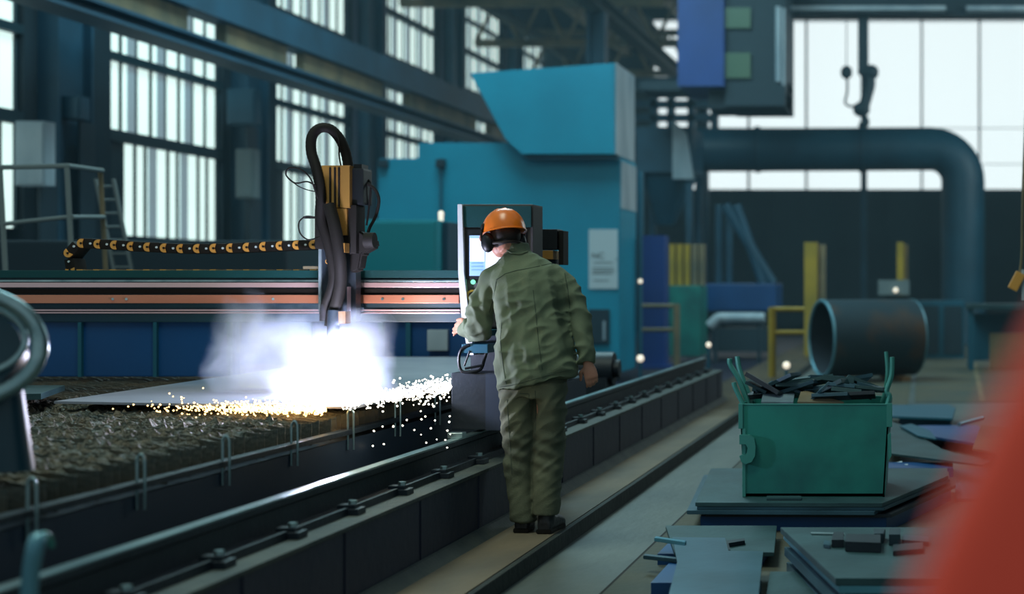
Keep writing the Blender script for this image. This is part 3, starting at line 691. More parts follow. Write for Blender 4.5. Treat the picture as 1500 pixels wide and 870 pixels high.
b = MB(); b.box(XP(446,8.6), XP(466,8.6), 8.58, 8.62, ZP(320,8.6), ZP(317,8.6)); b.build('cable_arm', M['black'], t)
b = MB(); b.box(XP(446,8.8), XP(470,8.8), 8.78, 8.82, ZP(394,8.8), ZP(390,8.8)); b.build('sensor_bar', M['tan'], t)
b = MB(); b.box(XP(496,8.5), XP(508,8.5), 8.48, 8.56, ZP(474,8.5), ZP(456,8.5), bev=.002); b.build('torch_clamp', M['wood'], t)
b = MB(); b.tube([P(490,455,8.5), P(487,500,8.48), P(483,540,8.46), P(480,562,8.44)], [.036,.032,.026,.012], 16); b.build('torch_body', M['dsteel'], t, True)
text_mesh('lettering', 'Corta', .04, M['orange'], t, P(481,375,Y-.05)-Vector((0,.005,0)), (math.pi/2, -math.pi/2, 0))

# ------------------------------------------------------------------ console and pedestal
t = thing('control_console', 'upright control console with a lit touch screen in front of the worker', 'console', (XP(725,8.7), 8.7, .5))
Y = 8.62
bx(XP(676,Y), XP(781,Y), Y, Y+.22, ZP(480,Y), ZP(299,Y), bev=.01).build('housing', M['grey'], t)
bx(XP(678,Y), XP(779,Y), Y-.015, Y, ZP(333,Y), ZP(302,Y), bev=.003).build('top_panel', M['congreen'], t, label='dark green header panel')
sidep = [(670,299),(677,299),(680,400),(688,470),(694,520),(686,520),(676,470),(671,400)]
MB().prism([P(px,py,Y-.03) for px,py in sidep], (0,.27,0), .002).build('side_panel', M['conside'], t, label='pale curved left side')
bx(XP(683,Y), XP(772,Y), Y-.012, Y, ZP(409,Y), ZP(336,Y), bev=.003).build('screen_bezel', M['blackpl'], t)
s = bx(XP(689,Y), XP(766,Y), Y-.018, Y-.012, ZP(404,Y), ZP(345,Y)).build('screen', M['scr0'], t, label='lit pale blue touch screen')
bx(XP(690,Y), XP(711,Y), Y-.021, Y-.018, ZP(383,Y), ZP(349,Y)).build('screen_window', M['scr1'], s)
bx(XP(713,Y), XP(764,Y), Y-.021, Y-.018, ZP(402,Y), ZP(349,Y)).build('screen_window', M['scr1'], s)
for y_ in (385, 390, 395): bx(XP(692,Y), XP(709,Y), Y-.021, Y-.018, ZP(y_+1.6,Y), ZP(y_,Y)).build('screen_bar', M['scr2'], s)
b = MB(); b.tube([P(693,413,Y), P(693,413,Y-.02)], .014, 14); b.build('push_button', M['gled'], t, True, label='green lit button')
b = MB(); b.tube([P(692,433,Y), P(692,433,Y-.012)], .034, 18); b.build('dial', M['yellow'], t, True, label='yellow round dial')
b = MB(); b.tube([P(692,433,Y-.012), P(692,433,Y-.035)], .022, 14); b.build('knob', M['black'], t, True)
b = MB(); b.box(XP(694,8.7), XP(740,8.7), 8.64, 8.8, ZP(546,8.7), ZP(480,8.7)); b.build('stand', M['dsteel'], t)
bx(XP(684,8.5), XP(722,8.5), 8.4, 8.6, ZP(516,8.5), ZP(503,8.5), bev=.004).build('shelf', M['tealdark'], t)
bx(XP(684,8.5), XP(722,8.5), 8.42, 8.6, ZP(492,8.5), ZP(483,8.5), bev=.004).build('shelf', M['tealdark'], t)
# handwheel frame
b = MB(); pp = smoothpath([P(688,505,8.4), P(676,512,8.4), P(672,528,8.4), P(676,543,8.4), P(690,545,8.4), P(704,541,8.42), P(710,525,8.45), P(714,512,8.45)], 5)
b.tube(pp, .009, 8); b.tube([P(681,540,8.4), P(707,535,8.42)], .007, 8); b.tube([P(680,536,8.4), P(688,514,8.4)], .006, 8); b.build('hand_frame', M['blackpl'], t, True)
# pedestal
t = thing('gantry_end_truck', 'dark box shaped gantry end truck riding on the rail below the console', 'carriage', (XP(698,8.5), 8.5, .49))
bx(XP(661,8.42), XP(735,8.42), 8.42, 9.2, .50, ZP(546,8.42), bev=.006).build('housing', M['dsteel'], t)
bx(XP(712,8.4), XP(735,8.4), 8.39, 8.42, .50, ZP(548,8.4)).build('access_panel', M['tableside'], t)
b = MB(); 
for y_ in (8.55, 9.05): MB().tube([(-2.54,y_,.494),(-2.50,y_,.494)], .006, 12).build('wheel', M['steel'], t, True)
# second small head seen right of the helmet
t = thing('spare_torch_head', 'small black and tan machine head on a post right of the helmet', 'machine head', (XP(805,9.1), 9.1, .5))
bx(XP(790,9.1), XP(819,9.1), 9.05, 9.2, ZP(366,9.1), ZP(336,9.1), bev=.004).build('black_block', M['blackpl'], t)
bx(XP(790,9.1), XP(813,9.1), 9.05, 9.2, ZP(380,9.1), ZP(367,9.1), bev=.002).build('tan_block', M['gold'], t)
bx(XP(820,9.1), XP(827,9.1), 9.07, 9.2, ZP(388,9.1), ZP(338,9.1), bev=.003).build('side_arm', M['black'], t)
bx(XP(793,9.12), XP(815,9.12), 9.1, 9.2, .343, ZP(380,9.1)).build('post', M['dsteel'], t)

# ================================================================== STEEL RING at far left
t = thing('hose_reel_ring', 'shiny curved steel ring on a dark housing at the far left edge', 'ring', (P(-42,690,4.8).x, 4.85, .70))
c_ = P(-56,508,4.8); pts = [c_+Vector((.180*math.cos(k*math.pi/20), .12*math.cos(k*math.pi/20), .175*math.sin(k*math.pi/20))) for k in range(40)]
MB().tube(pts, .026, 12, closed=True).build('ring', M['steel'], t, True)
pts = [c_+Vector(((.135)*math.cos(k*math.pi/20)-.01, .04+.09*math.cos(k*math.pi/20), .115*math.sin(k*math.pi/20)+.02)) for k in range(40)]
MB().tube(pts, .011, 10, closed=True).build('inner_ring', M['steel'], t, True)
b = MB(); b.loft([(c_+Vector((-.03,.10,-.02)), (.13,.05,0), (0,.03,.13)), (c_+Vector((-.04,.22,-.05)), (.10,.04,0), (0,.03,.11))], 24); b.build('drum', M['beam'], t, True)
b = MB(); b.loft([(Vector((c_.x-.04,4.95,.70)), (.17,0,0), (0,.08,0)), (Vector((c_.x-.03,4.95,1.0)), (.12,0,0), (0,.06,0))], 20, e=3); b.build('housing', M['beam'], t, True)

# hooked pipe bottom left
t = thing('hooked_pipe', 'thick pale green hooked pipe standing at the bottom left corner', 'pipe', (XP(45,3.9), 3.9, 0))
pp = smoothpath([(XP(38,3.9),3.9,.35), P(44,850,3.9), P(52,800,3.9), P(56,790,3.92)], 4)
MB().tube(pp, .021, 16).build('upright', M['pipelip'], t, True)
MB().tube(smoothpath([P(56,792,3.94), P(64,783,3.97), P(72,786,4.0), P(76,800,4.02)], 4), .008, 10).build('hook', M['binworn'], t, True)
b = MB(); b.tube([(XP(38,3.9),3.9,.343), (XP(38,3.9),3.9,.36)], .04, 16); b.build('base', M['pipelip'], t, True)

# ================================================================== BIN ON PLATES
def plate(name, pts2, z, th, m, label, group=None, cat='steel plate', bev=.002, edge=True):
    b = MB().prism([(x, y, z) for x, y in pts2], (0,0,th), bev if bev else 0.)
    o = b.build(name, M[m]); setprops(o, label, cat, group); return o
def G(px, py, z): Y_ = (CH-z)*F/(py-VY); return (XP(px,Y_), Y_)
# stack under the bin
base = [(-1.30,8.50), (-.24,8.47), (.15,9.70), (.15,10.1), (-1.44,10.1)]
def off(poly, dx, dy): return [(x+dx, y+dy) for x, y in poly]
zz = LF
lab = ['lowest thick blue plate of the stack under the green bin', 'second plate from below in the stack under the green bin', 'plate jutting out left in the stack under the green bin',
       'thin plate just below the top one under the green bin', 'top steel plate that carries the green bin']
for i, (th, dx, dy, m) in enumerate(((.085,.02,.06,'bluepanel'), (.02,.05,.03,'dsteel'), (.022,-.045,-.02,'bsteel2'), (.018,.01,.0,'bsteel'), (.022,0,.0,'gsteel'))):
    plate('steel_plate', off(base, dx, dy), zz, th, m, lab[i], 'plates stacked under the green bin'); zz += th+.001
# thin sticks at plate edge
o = plate('steel_strip', [G(1123,733,zz), G(1174,733,zz), G(1174,729,zz), G(1123,729,zz)], zz, .012, 'gsteel', 'short dark strip lying in front of the green bin', cat='strip')
BZ = zz
t = thing('scrap_bin', 'worn green steel bin heaped with scrap standing on stacked plates', 'bin', (XP(1195,8.95), 8.95, BZ))
x0, x1 = XP(1090,8.74), XP(1296,8.74); xt0, xt1 = XP(1084,8.74), XP(1304,8.74); y0, y1 = 8.72, 9.36; z0, z1 = BZ, ZP(592,8.74)
def wallq(a, b_, c, d, th):  # quad wall
    return MB().prism([a, b_, c, d], th)
MB().prism([(x0,y0,z0),(x1,y0,z0),(xt1,y0-.0,z1),(xt0,y0,z1)], (0,.012,0), .002).build('front_panel', M['bin'], t)
MB().prism([(x0,y1,z0),(x1,y1,z0),(xt1,y1,z1),(xt0,y1,z1)], (0,-.012,0)).build('back_panel', M['bin'], t)
MB().prism([(x0,y0,z0),(x0,y1,z0),(xt0,y1,z1),(xt0,y0,z1)], (.012,0,0)).build('side_panel', M['bin'], t)
MB().prism([(x1,y0,z0),(x1,y1,z0),(xt1,y1,z1),(xt1,y0,z1)], (-.012,0,0)).build('side_panel', M['bin'], t)
bx(x0, x1, y0, y1, z0, z0+.02).build('bottom_panel', M['bin'], t)
for g_ in ((xt0-.006, xt0+.02, y0-.008, y0+.03, z1-.14, z1+.004), (xt1-.02, xt1+.012, y0-.008, y0+.03, z1-.13, z1+.006), (xt0+.02, xt1-.02, y0-.003, y0+.015, z1-.003, z1+.004),
           (xt0, xt1, y1-.015, y1+.003, z1-.003, z1+.004), (x0-.008, x0+.012, y0-.004, y0+.02, z0, z1-.14)): bx(*g_, bev=.002).build('corner_edging', M['binworn'], t)
# C hook lug on front left
def cpoly():
    pts = [(1083,637),(1098,637),(1105,642),(1107,655),(1106,668),(1101,677),(1092,680),(1086,677),(1083,668),(1087,666),(1091,667),(1094,663),(1095,656),(1092,651),(1083,651)]
    return [P(px,py,8.69) for px,py in pts]
MB().prism(cpoly(), (0,.025,0), .001).build('hook_lug', M['binworn'], t, label='pale green C-shaped hook')
MB().prism([P(1300,637,8.69), P(1305,634,8.69), P(1306,668,8.69), P(1301,676,8.69)], (0,.03,0), .001).build('hook_lug', M['binworn'], t)
# upright prongs
def prong(pts, w_=.018):
    pp = smoothpath([P(*p) for p in pts], 5); MB().tube(pp, [w_*.8]*len(pp), 8).build('lifting_prong', M['binworn'], t, True)
prong([(1092,600,8.74),(1085,585,8.74),(1077,568,8.74),(1075,560,8.74)])
prong([(1096,592,8.95),(1090,575,8.95),(1082,555,8.95),(1070,535,8.95),(1069,525,8.95)], .02)
prong([(1103,590,9.3),(1092,565,9.3),(1083,540,9.3),(1080,522,9.3)], .02)
prong([(1299,596,8.74),(1303,580,8.74),(1299,572,8.74),(1306,550,8.74),(1307,523,8.74)], .018)
prong([(1292,590,9.3),(1297,570,9.3),(1300,545,9.3),(1298,515,9.3)], .016)
# scrap pieces
fill = MB(); fill.box(x0+.03, x1-.03, y0+.03, y1-.03, z0+.03, z1-.10)
o = fill.build('scrap_fill', M['dsteel']); setprops(o, 'dark small scrap packed inside the green bin', 'scrap', kind='stuff')
extra_ = [(1110+13.5*k, 573+(k*7)%9-4, ((k*37)%11-5)*.09, 9.0+.05*((k*3)%4), 34+(k*5)%22, 5+(k%3)*1.5, ('gsteel','bsteel','gsteel','bsteel2')[k%4],
  ('leftmost loose strip','second loose strip from the left','third loose strip from the left','fourth loose strip from the left','fifth loose strip from the left','sixth loose strip from the left','middle loose strip','sixth loose strip from the right','fifth loose strip from the right','fourth loose strip from the right','third loose strip from the right','second loose strip from the right','rightmost loose strip')[k]+' across the scrap heap in the green bin') for k in range(13)]
scr = [(1147,572,1.9,8.80,48,15,'clad2','flat pale blue offcut lying at the left in the bin'),
 (1192,574,-.25,8.84,52,20,'wood','brown tapered offcut lying at the middle front of the bin'),
 (1120,566,-.5,8.95,58,7,'dsteel','long dark bar leaning at the left of the scrap heap'),
 (1140,563,.45,9.0,66,6,'bsteel','dark bar rising to the right at the left of the heap'),
 (1170,570,.33,9.0,56,6,'bsteel','grey bar crossing the front of the heap'),
 (1190,563,.20,9.05,60,6,'gsteel','long grey bar across the middle of the heap'),
 (1228,560,-.12,9.05,46,9,'gsteel','broad green grey offcut on top of the heap'),
 (1232,570,-.10,8.98,40,6,'bsteel2','pale short bar under the broad offcut'),
 (1240,578,-.1,8.9,44,7,'gsteel','short offcut low at the right of the heap'),
 (1262,565,-.38,9.1,48,6,'dsteel','dark bar sloping down at the right of the heap'),
 (1275,570,-.25,9.05,34,9,'bsteel','square end offcut at the right of the heap'),
 (1262,582,.05,8.88,40,6,'dsteel','dark bar lying along the right front rim'),
 (1200,577,.75,8.86,30,4,'bsteel2','small bright rod poking up at the middle'),
 (1218,584,.05,8.84,54,6,'dsteel','dark bar along the front rim'),
 (1125,580,.1,9.1,60,8,'dsteel','dark plate at the back left of the heap'),
 (1165,560,.12,9.15,60,6,'dsteel','dark bar at the back of the heap'),
 (1210,556,-.05,9.18,50,6,'dsteel','dark bar behind the broad offcut'),
 (1250,560,.15,9.2,52,6,'bsteel','blue grey bar at the back right of the heap')]
scr = scr+extra_
for i, (px, py, a, Y_, l_, h_, m, lb) in enumerate(scr):
    c_ = P(px, py, Y_); L_ = l_*Y_/F; H_ = h_*1.35*Y_/F; m = {'dsteel': ('gsteel','bsteel','dsteel')[i%3]}.get(m, m); c_.z += .012
    if a == 1.9: a = .02
    R3 = Matrix.Rotation(-a, 3, 'Y') @ Matrix.Rotation(random.uniform(-.5,.5), 3, 'Z') @ Matrix.Rotation(random.uniform(-.35,.1), 3, 'X')
    b = MB()
    if m == 'wood': b.prism([P(1168,592,8.79), P(1173,577,8.9), P(1182,576,8.95), P(1236,592,8.8)], (0,.0,.014))
    elif i == 0: b.prism([P(1115,592,8.79), P(1118,578,8.98), P(1164,579,8.98), P(1162,592,8.79)], (0,0,.014))
    else: b.box(c_.x-L_/2, c_.x+L_/2, c_.y-.06, c_.y+.06, c_.z-H_/3, c_.z+H_/3, bev=.002, m=R3)
    o = b.build('scrap_offcut', M['tan' if m == 'wood' else m], origin=c_)
    setprops(o, lb, 'offcut', 'offcuts heaped in the green bin')

# ---- right stack
rb = [(-.706,7.33),(1.3,7.33),(1.3,6.05),(-.36,6.05)]
zz = LF; labs = ['bottom plate of the stack at lower right', 'second lowest plate of the stack at lower right', 'middle dark plate of the stack at lower right', 'fourth plate of the stack at lower right', 'plate just under the top of the lower right stack', 'top plate of the lower right stack carrying small parts']
for i, (th, dx, dy, m) in enumerate(((.05,.03,.0,'bsteel2'),(.03,.05,.02,'bsteel'),(.045,.02,-.01,'bsteel2'),(.03,.04,.01,'bsteel2'),(.03,.015,.0,'edge'),(.03,0,0,'gsteel'))):
    plate('steel_plate', off(rb,dx,dy), zz, th, m, labs[i], 'plates stacked at the lower right'); zz += th+.001
SZ = zz
def on(px, py, z=SZ): return Vector((*G(px,py,z), z))
o = MB().box(0,1,0,1,0,1) ; o.bm.free()
def part_on(name, pts, h, m, label, cat, group='small parts on the lower right plate stack'):
    o = MB().prism([on(*p) for p in pts], (0,0,h), .002).build(name, M[m]); setprops(o, label, cat, group); return o
p0, p1 = on(1188,783), on(1237,784)
o = MB().tube([p0+Vector((0,0,.006)), p1+Vector((0,0,.006))], .006, 8).build('steel_rod', M['steel'], None, True); setprops(o, 'thin bright steel rod lying on the lower right plate stack', 'rod')
part_on('machined_block', [(1218,802),(1236,802),(1236,790),(1221,790)], .035, 'dsteel', 'small dark block at the left of the parts on the plate stack', 'block')
part_on('machined_block', [(1238,808),(1290,810),(1290,797),(1240,796)], .045, 'dsteel', 'long dark block at the front of the parts on the plate stack', 'block')
part_on('machined_block', [(1280,796),(1294,796),(1297,788),(1280,788)], .045, 'cranedark', 'upright dark block behind the long one on the plate stack', 'block')
part_on('machined_block', [(1302,799),(1319,799),(1319,789),(1303,789)], .05, 'cranedark', 'upright dark block at the middle of the parts on the stack', 'block')
part_on('machined_block', [(1322,797),(1360,800),(1360,792),(1322,789)], .02, 'bsteel', 'flat bluish block at the right of the parts on the stack', 'block')
part_on('machined_block', [(1308,814),(1352,810),(1352,800),(1308,804)], .02, 'dsteel', 'flat dark block at the right front of the parts on the stack', 'block')
part_on('machined_block', [(1206,802),(1216,804),(1216,797),(1207,796)], .015, 'bsteel2', 'tiny pale block left of all the parts on the stack', 'block')

# ---- front left plates
plate('steel_plate', [G(975,775,-.03), G(1138,775,-.03), G(1134,815,-.03), G(988,815,-.03)], -.03, .02, 'gsteel', 'grey plate lying flat between the bin stack and the right stack')
bx(*sorted((G(1000,790,LF)[0], G(1140,790,LF)[0])), 7.5, 8.15, LF+.003, -.03).build('timber_bearer', M['bluepanel']).__class__
setprops(bpy.data.objects['timber_bearer'], 'dark blue block under the grey flat plate', 'block')
pz = .02
b = MB().prism([(*G(985,790,pz),pz), (*G(1062,791,pz),pz), (*G(1067,810,pz),pz), (*G(1118,811,pz),pz), (*G(1108,905,pz),pz), (*G(972,905,pz),pz), (*G(992,826,pz),pz)], (0,0,.012), .001)
o = b.build('steel_sheet', M['bsteel2']); setprops(o, 'pale blue notched sheet lying at the front left of the plates', 'steel sheet')
b = MB(); b.prism([(*G(1064,795,.0),-.008), (*G(1091,792,.0),-.008), (*G(1091,795,.0),-.008), (*G(1067,799,.0),-.008), (*G(1070,809,.0),-.008), (*G(1066,809,.0),-.008)], (0,0,.02))
o = b.build('steel_angle', M['dsteel']); setprops(o, 'small dark L-shaped bar lying on the grey flat plate', 'bar')
for (a_, c_, z_, m, lb) in (((958,793),(986,797),.03,'edge','bright bar end sticking out left of the notched sheet'), ((942,819),(988,824),-.02,'bsteel','dark bar end sticking out low at the left of the plates')):
    pa, pb = Vector((*G(*a_,z_),z_)), Vector((*G(*c_,z_),z_)); pb = pb+(pb-pa)*.6
    o = MB().prism([pa, pb, pb+Vector((0,.05,0)), pa+Vector((0,.05,0))], (0,0,.018), .002).build('steel_bar', M[m]); setprops(o, lb, 'bar')
o = bx(XP(962,6.9), XP(1008,6.9), 6.75, 7.3, LF+.001, -.025, bev=.004).build('steel_block', M['bluepanel']); setprops(o, 'dark blue block on the floor under the protruding bars', 'block')
o = bx(XP(1005,6.2), XP(1100,6.2), 5.9, 6.6, LF+.001, .015, bev=.004).build('steel_block', M['dsteel']); setprops(o, 'dark block on the floor hidden under the notched sheet', 'block')
o = MB().prism([(*G(1128,850,LF),LF+.002), (*G(1200,850,LF),LF+.002), (*G(1210,900,LF),LF+.002), (*G(1120,900,LF),LF+.002)], (0,0,.04), .002).build('steel_plate', M['gsteel']); setprops(o, 'dark plate on the floor between the notched sheet and the right stack', 'steel plate')

# ---- offcut sheets right of the bin
def poly_sheet(name, pts, z, th, m, label, cat='steel sheet', rest=False):
    b = MB().prism([(*G(px,py,z),z) for px,py in pts], (0,0,th), .001)
    o = b.build(name, M[m]); setprops(o, label, cat)
    return o
poly_sheet('steel_plate', [(1396,692),(1450,690),(1460,735),(1402,735)], -.088, .02, 'tealdark', 'dark plate on the floor right beside the green bin')
poly_sheet('cut_sheet', [(1290,665),(1440,684),(1452,679),(1405,668),(1380,660),(1355,646),(1335,634),(1320,624),(1300,618),(1290,618)], .06, .014, 'gsteel', 'curved skeleton sheet with a bright edge right of the green bin')
poly_sheet('cut_sheet', [(1290,612),(1395,616),(1400,600),(1388,595),(1290,596)], .05, .02, 'tealdark', 'dark flat sheet behind the curved skeleton sheet')
poly_sheet('cut_sheet', [(1350,640),(1440,655),(1450,640),(1432,626),(1345,626)], .0, .02, 'bluepanel', 'dark blue sheet inside the curve of the skeleton sheet')
poly_sheet('cut_sheet', [(1318,625),(1345,640),(1372,645),(1362,632),(1335,622)], .085, .01, 'tealdark', 'narrow dark offcut lying across the skeleton sheet')
poly_sheet('cut_sheet', [(1425,660),(1470,668),(1480,630),(1438,625)], .03, .016, 'slab', 'brown sheet at the right of the offcut pile')
o = MB().tube([(*G(1405,622,.12),.12), (*G(1440,616,.12),.14)], .02, 10).build('short_tube', M['edge'], None, True); setprops(o, 'short shiny tube lying on the offcut pile', 'tube')
for (px, py) in ((1314,682), (1322,686)):
    g_ = G(px,py,.005); o = MB().prism([(g_[0]-.03,g_[1],.002),(g_[0]+.02,g_[1]-.03,.002),(g_[0]+.04,g_[1]+.02,.03),(g_[0]-.01,g_[1]+.03,.02)], (0,0,.006)).build('metal_curl', M['clad']); setprops(o, ('left' if px < 1318 else 'right')+' bright metal curl of the two by the green bin', 'metal curl')
for (x_, y_, sx, sy, h_, m, lb) in ((-.05,10.7,.5,.35,.12,'bluepanel','dark blue bearer block under the skeleton sheet at left'), (.0,14.7,.5,.5,.139,'tealdark','dark block under the back sheets right of the bin')):
    o = bx(x_-sx/2, x_+sx/2, y_-sy/2, y_+sy/2, LF+.001, LF+h_, bev=.004).build('steel_block', M[m]); setprops(o, lb, 'block')

# ================================================================== RED FOREGROUND
t = thing('red_handrail', 'thick red painted pipe out of focus in the near lower right corner', 'pipe', (XP(1440,.9), .9, LF))
pp = smoothpath([P(1400,1250,.9), P(1418,1010,.9), P(1470,850,.9), P(1545,690,.9), P(1640,500,.9)], 6)
MB().tube(pp, .050, 28).build('pipe', M['red'], t, True)
b = MB(); b.tube([P(1625,570,.9), P(1637,545,.9)], .056, 28); b.build('collar', M['red'], t, True)
b = MB(); q_ = P(1420,1245,.9); b.tube([q_, (q_.x, q_.y, LF)], .050, 24); b.build('post', M['red'], t, True)

# ================================================================== ARC, SPARKS, SMOKE
AP = Vector((*G(478,578,.72), .735)); plo.location = AP+Vector((.0,.0,.16))
o = MB().ball(AP, .022, 3).build('cutting_arc', M['arc'], None, True); setprops(o, 'blinding white cutting arc under the torch', 'arc')
sp_w = MB().ball((0,0,0), .0045, 1).build('spark', M['sparkw'], None, True, origin=(0,0,0))
sp_o = MB().ball((0,0,0), .0045, 1).build('spark', M['sparko'], None, True, origin=(0,0,0))
first = {0:True, 1:True}
def spark(p, kind, s, sc_=1.):
    src = (sp_w, sp_o)[kind]
    if first[kind]: o = src; first[kind] = False
    else: o = src.copy(); COL.objects.link(o)
    o.location = p; o.scale = (sc_,)*3
    setprops(o, s, 'spark', 'single sparks left of the arc' if kind else 'single sparks right of the arc')
for i in range(75):      # right spray, drifting over the edge
    px = 540+random.random()*122; py = 572+random.gauss(0,16)
    if random.random() < .25: py = 600+random.random()*60
    spark(P(px, py, random.uniform(7.0,7.7)), 0, 'tiny white spark flying right of the cutting arc', random.uniform(.7,1.2))
for i in range(60):
    px = 215+random.random()**.7*220; py = 603-abs(random.gauss(0,9))+(px<300)*random.gauss(0,12)
    spark(P(px, py, random.uniform(7.2,7.6)), 1, 'tiny yellow spark flying left of the cutting arc', random.uniform(.7,1.2))
def spray(n, fn, m, name, label):
    b = bmesh.new()
    for i in range(n):
        p = fn(); r = random.uniform(.0025,.0055)
        bmesh.ops.create_icosphere(b, subdivisions=1, radius=r, matrix=Matrix.Translation(p))
    mb = MB(); mb.bm.free(); mb.bm = b; o = mb.build(name, M[m], None, True); setprops(o, label, 'sparks', kind='stuff')
spray(1500, lambda: P(478-abs(random.gauss(0,88)), 597+random.gauss(0,4.5), random.uniform(7.25,7.6)), 'sparko', 'spark_spray', 'dense yellow spray of sparks skimming left under the sheet edge')
spray(900, lambda: (lambda u: P(500+u*160, 592-27*u+random.gauss(0,3.5+4*u), random.uniform(7.3,7.5)))(random.random()**.9), 'sparkw', 'spark_spray', 'dense white spray of sparks fanning right along the table edge')

# thin haze in the hall behind
hz = bx(-12.5, 6.6, 15.0, 49.4, .0, 11.0).build('hall_haze', M['white']); setprops(hz, 'thin bluish haze hanging in the hall behind the machines', 'haze', kind='stuff')
hm = bpy.data.materials.new('hall_haze'); hm.use_nodes = True
for n_ in list(hm.node_tree.nodes):
    if n_.type != 'OUTPUT_MATERIAL': hm.node_tree.nodes.remove(n_)
v_ = hm.node_tree.nodes.new('ShaderNodeVolumeScatter'); v_.inputs['Color'].default_value = (.55,.85,1,1); v_.inputs['Density'].default_value = .0028
hm.node_tree.links.new(v_.outputs[0], [n_ for n_ in hm.node_tree.nodes if n_.type == 'OUTPUT_MATERIAL'][0].inputs['Volume'])
hz.data.materials.clear(); hz.data.materials.append(hm)
# smoke
b = MB(); b.ball(P(470,520,8.55), (1.15,.75,.62), 3)
so = b.build('smoke_plume', M['white'], origin=P(475,575,8.3)); setprops(so, 'bluish white smoke plume billowing up around the torch', 'smoke', kind='stuff')
m = bpy.data.materials.new('arc_smoke'); m.use_nodes = True; nt = m.node_tree; N = nt.nodes; L = nt.links
for n_ in list(N):
    if n_.type != 'OUTPUT_MATERIAL': N.remove(n_)
out = [n_ for n_ in N if n_.type == 'OUTPUT_MATERIAL'][0]
tc = N.new('ShaderNodeTexCoord')
def math_(op, a, b_=None, clamp=False):
    n_ = N.new('ShaderNodeMath'); n_.operation = op; n_.use_clamp = clamp
    for i, v in enumerate((a, b_)):
        if v is None: continue
        if isinstance(v, (int, float)): n_.inputs[i].default_value = v
        else: L.new(v, n_.inputs[i])
    return n_.outputs[0]
def blob(cx, cy, cz, rx, ry, rz):   # 1 at the centre, 0 at the shell
    mp = N.new('ShaderNodeMapping'); mp.vector_type = 'POINT'
    mp.inputs['Location'].default_value = (-cx/rx, -cy/ry, -cz/rz); mp.inputs['Scale'].default_value = (1/rx, 1/ry, 1/rz)
    L.new(tc.outputs['Object'], mp.inputs[0]); v = N.new('ShaderNodeVectorMath'); v.operation = 'LENGTH'; L.new(mp.outputs[0], v.inputs[0])
    return math_('SUBTRACT', 1.0, v.outputs['Value'], True)
def rel(px, py, Y): return tuple(P(px,py,Y)-P(475,575,8.3))
bl = [blob(*rel(470,570,8.3), .42,.4,.22), blob(*rel(395,535,8.5), .38,.35,.42), blob(*rel(465,528,8.5), .40,.35,.32), blob(*rel(515,520,8.5), .30,.35,.32), blob(*rel(365,490,8.6), .22,.3,.28)]
s_ = bl[0]
for q in bl[1:]: s_ = math_('MAXIMUM', s_, q)
nz = N.new('ShaderNodeTexNoise'); nz.inputs['Scale'].default_value = 4.2; nz.inputs['Detail'].default_value = 7; nz.inputs['Distortion'].default_value = .6
L.new(tc.outputs['Object'], nz.inputs['Vector'])
d_ = math_('ADD', math_('MULTIPLY', s_, 1.1), math_('MULTIPLY', math_('SUBTRACT', nz.outputs['Fac'], .5), 2.0))
d_ = math_('MULTIPLY', math_('SUBTRACT', d_, .14), 7.0)
d_ = math_('MULTIPLY', math_('MINIMUM', math_('MAXIMUM', d_, 0.), 3.6), math_('GREATER_THAN', s_, .001))
vs_ = N.new('ShaderNodeVolumeScatter'); vs_.inputs['Color'].default_value = (.62,.74,1,1); vs_.inputs['Anisotropy'].default_value = 0.
L.new(d_, vs_.inputs['Density']); L.new(vs_.outputs[0], out.inputs['Volume'])
so.data.materials.clear(); so.data.materials.append(m)
# ================================================================== THE WORKER
from mathutils.bvhtree import BVHTree
def solid(mb, name, m, parent, vox, smooth=5, disp=None, sf=.6):
    bmesh.ops.recalc_face_normals(mb.bm, faces=mb.bm.faces[:])
    me = bpy.data.meshes.new(name); mb.bm.to_mesh(me); mb.bm.free()
    o = bpy.data.objects.new(name+'_tmp', me); COL.objects.link(o)
    r = o.modifiers.new('r', 'REMESH'); r.mode = 'VOXEL'; r.voxel_size = vox
    if smooth: s_ = o.modifiers.new('s', 'SMOOTH'); s_.iterations = smooth; s_.factor = sf
    dg = bpy.context.evaluated_depsgraph_get(); me2 = bpy.data.meshes.new_from_object(o.evaluated_get(dg))
    bpy.data.objects.remove(o)
    if disp:
        nn = [v.normal.copy() for v in me2.vertices]
        for v, n in zip(me2.vertices, nn): v.co = v.co+n*disp(v.co, n)
    lo = Vector([min(v.co[i] for v in me2.vertices) for i in range(3)]); hi = Vector([max(v.co[i] for v in me2.vertices) for i in range(3)])
    og = (lo+hi)/2
    tree = BVHTree.FromPolygons([v.co.copy() for v in me2.vertices], [list(p.vertices) for p in me2.polygons])
    for v in me2.vertices: v.co -= og
    for p in me2.polygons: p.use_smooth = True
    me2.materials.clear(); me2.materials.append(m); me2.name = name
    o = bpy.data.objects.new(name, me2); COL.objects.link(o); o.parent = parent; o.location = og-ORG[parent]; ORG[o] = og
    return o, tree
def on_surface(tree, pts, lift=.0):
    out = []; eye = Vector((0, 0, CH))
    for a, b_ in zip(pts[:-1], pts[1:]):
        for k in range(8):
            q = P(a[0]+(b_[0]-a[0])*k/8, a[1]+(b_[1]-a[1])*k/8, 8.0); d = (q-eye).normalized()
            h = tree.ray_cast(eye, d)
            if h[0] is not None: out.append(h[0]-d*lift)
    return out
def pr(px, py, Y, hw, dep, up=0., dy=0.):       # ring: centre, half width in px, depth in m
    c = P(px, py, Y); return (c, Vector((hw*Y/F, dy, up*Y/F)), Vector((0, dep, 0)))

man = thing('person', 'person in orange hard hat and olive work clothes leaning to the console screen', 'person', P(783,779,8.0))

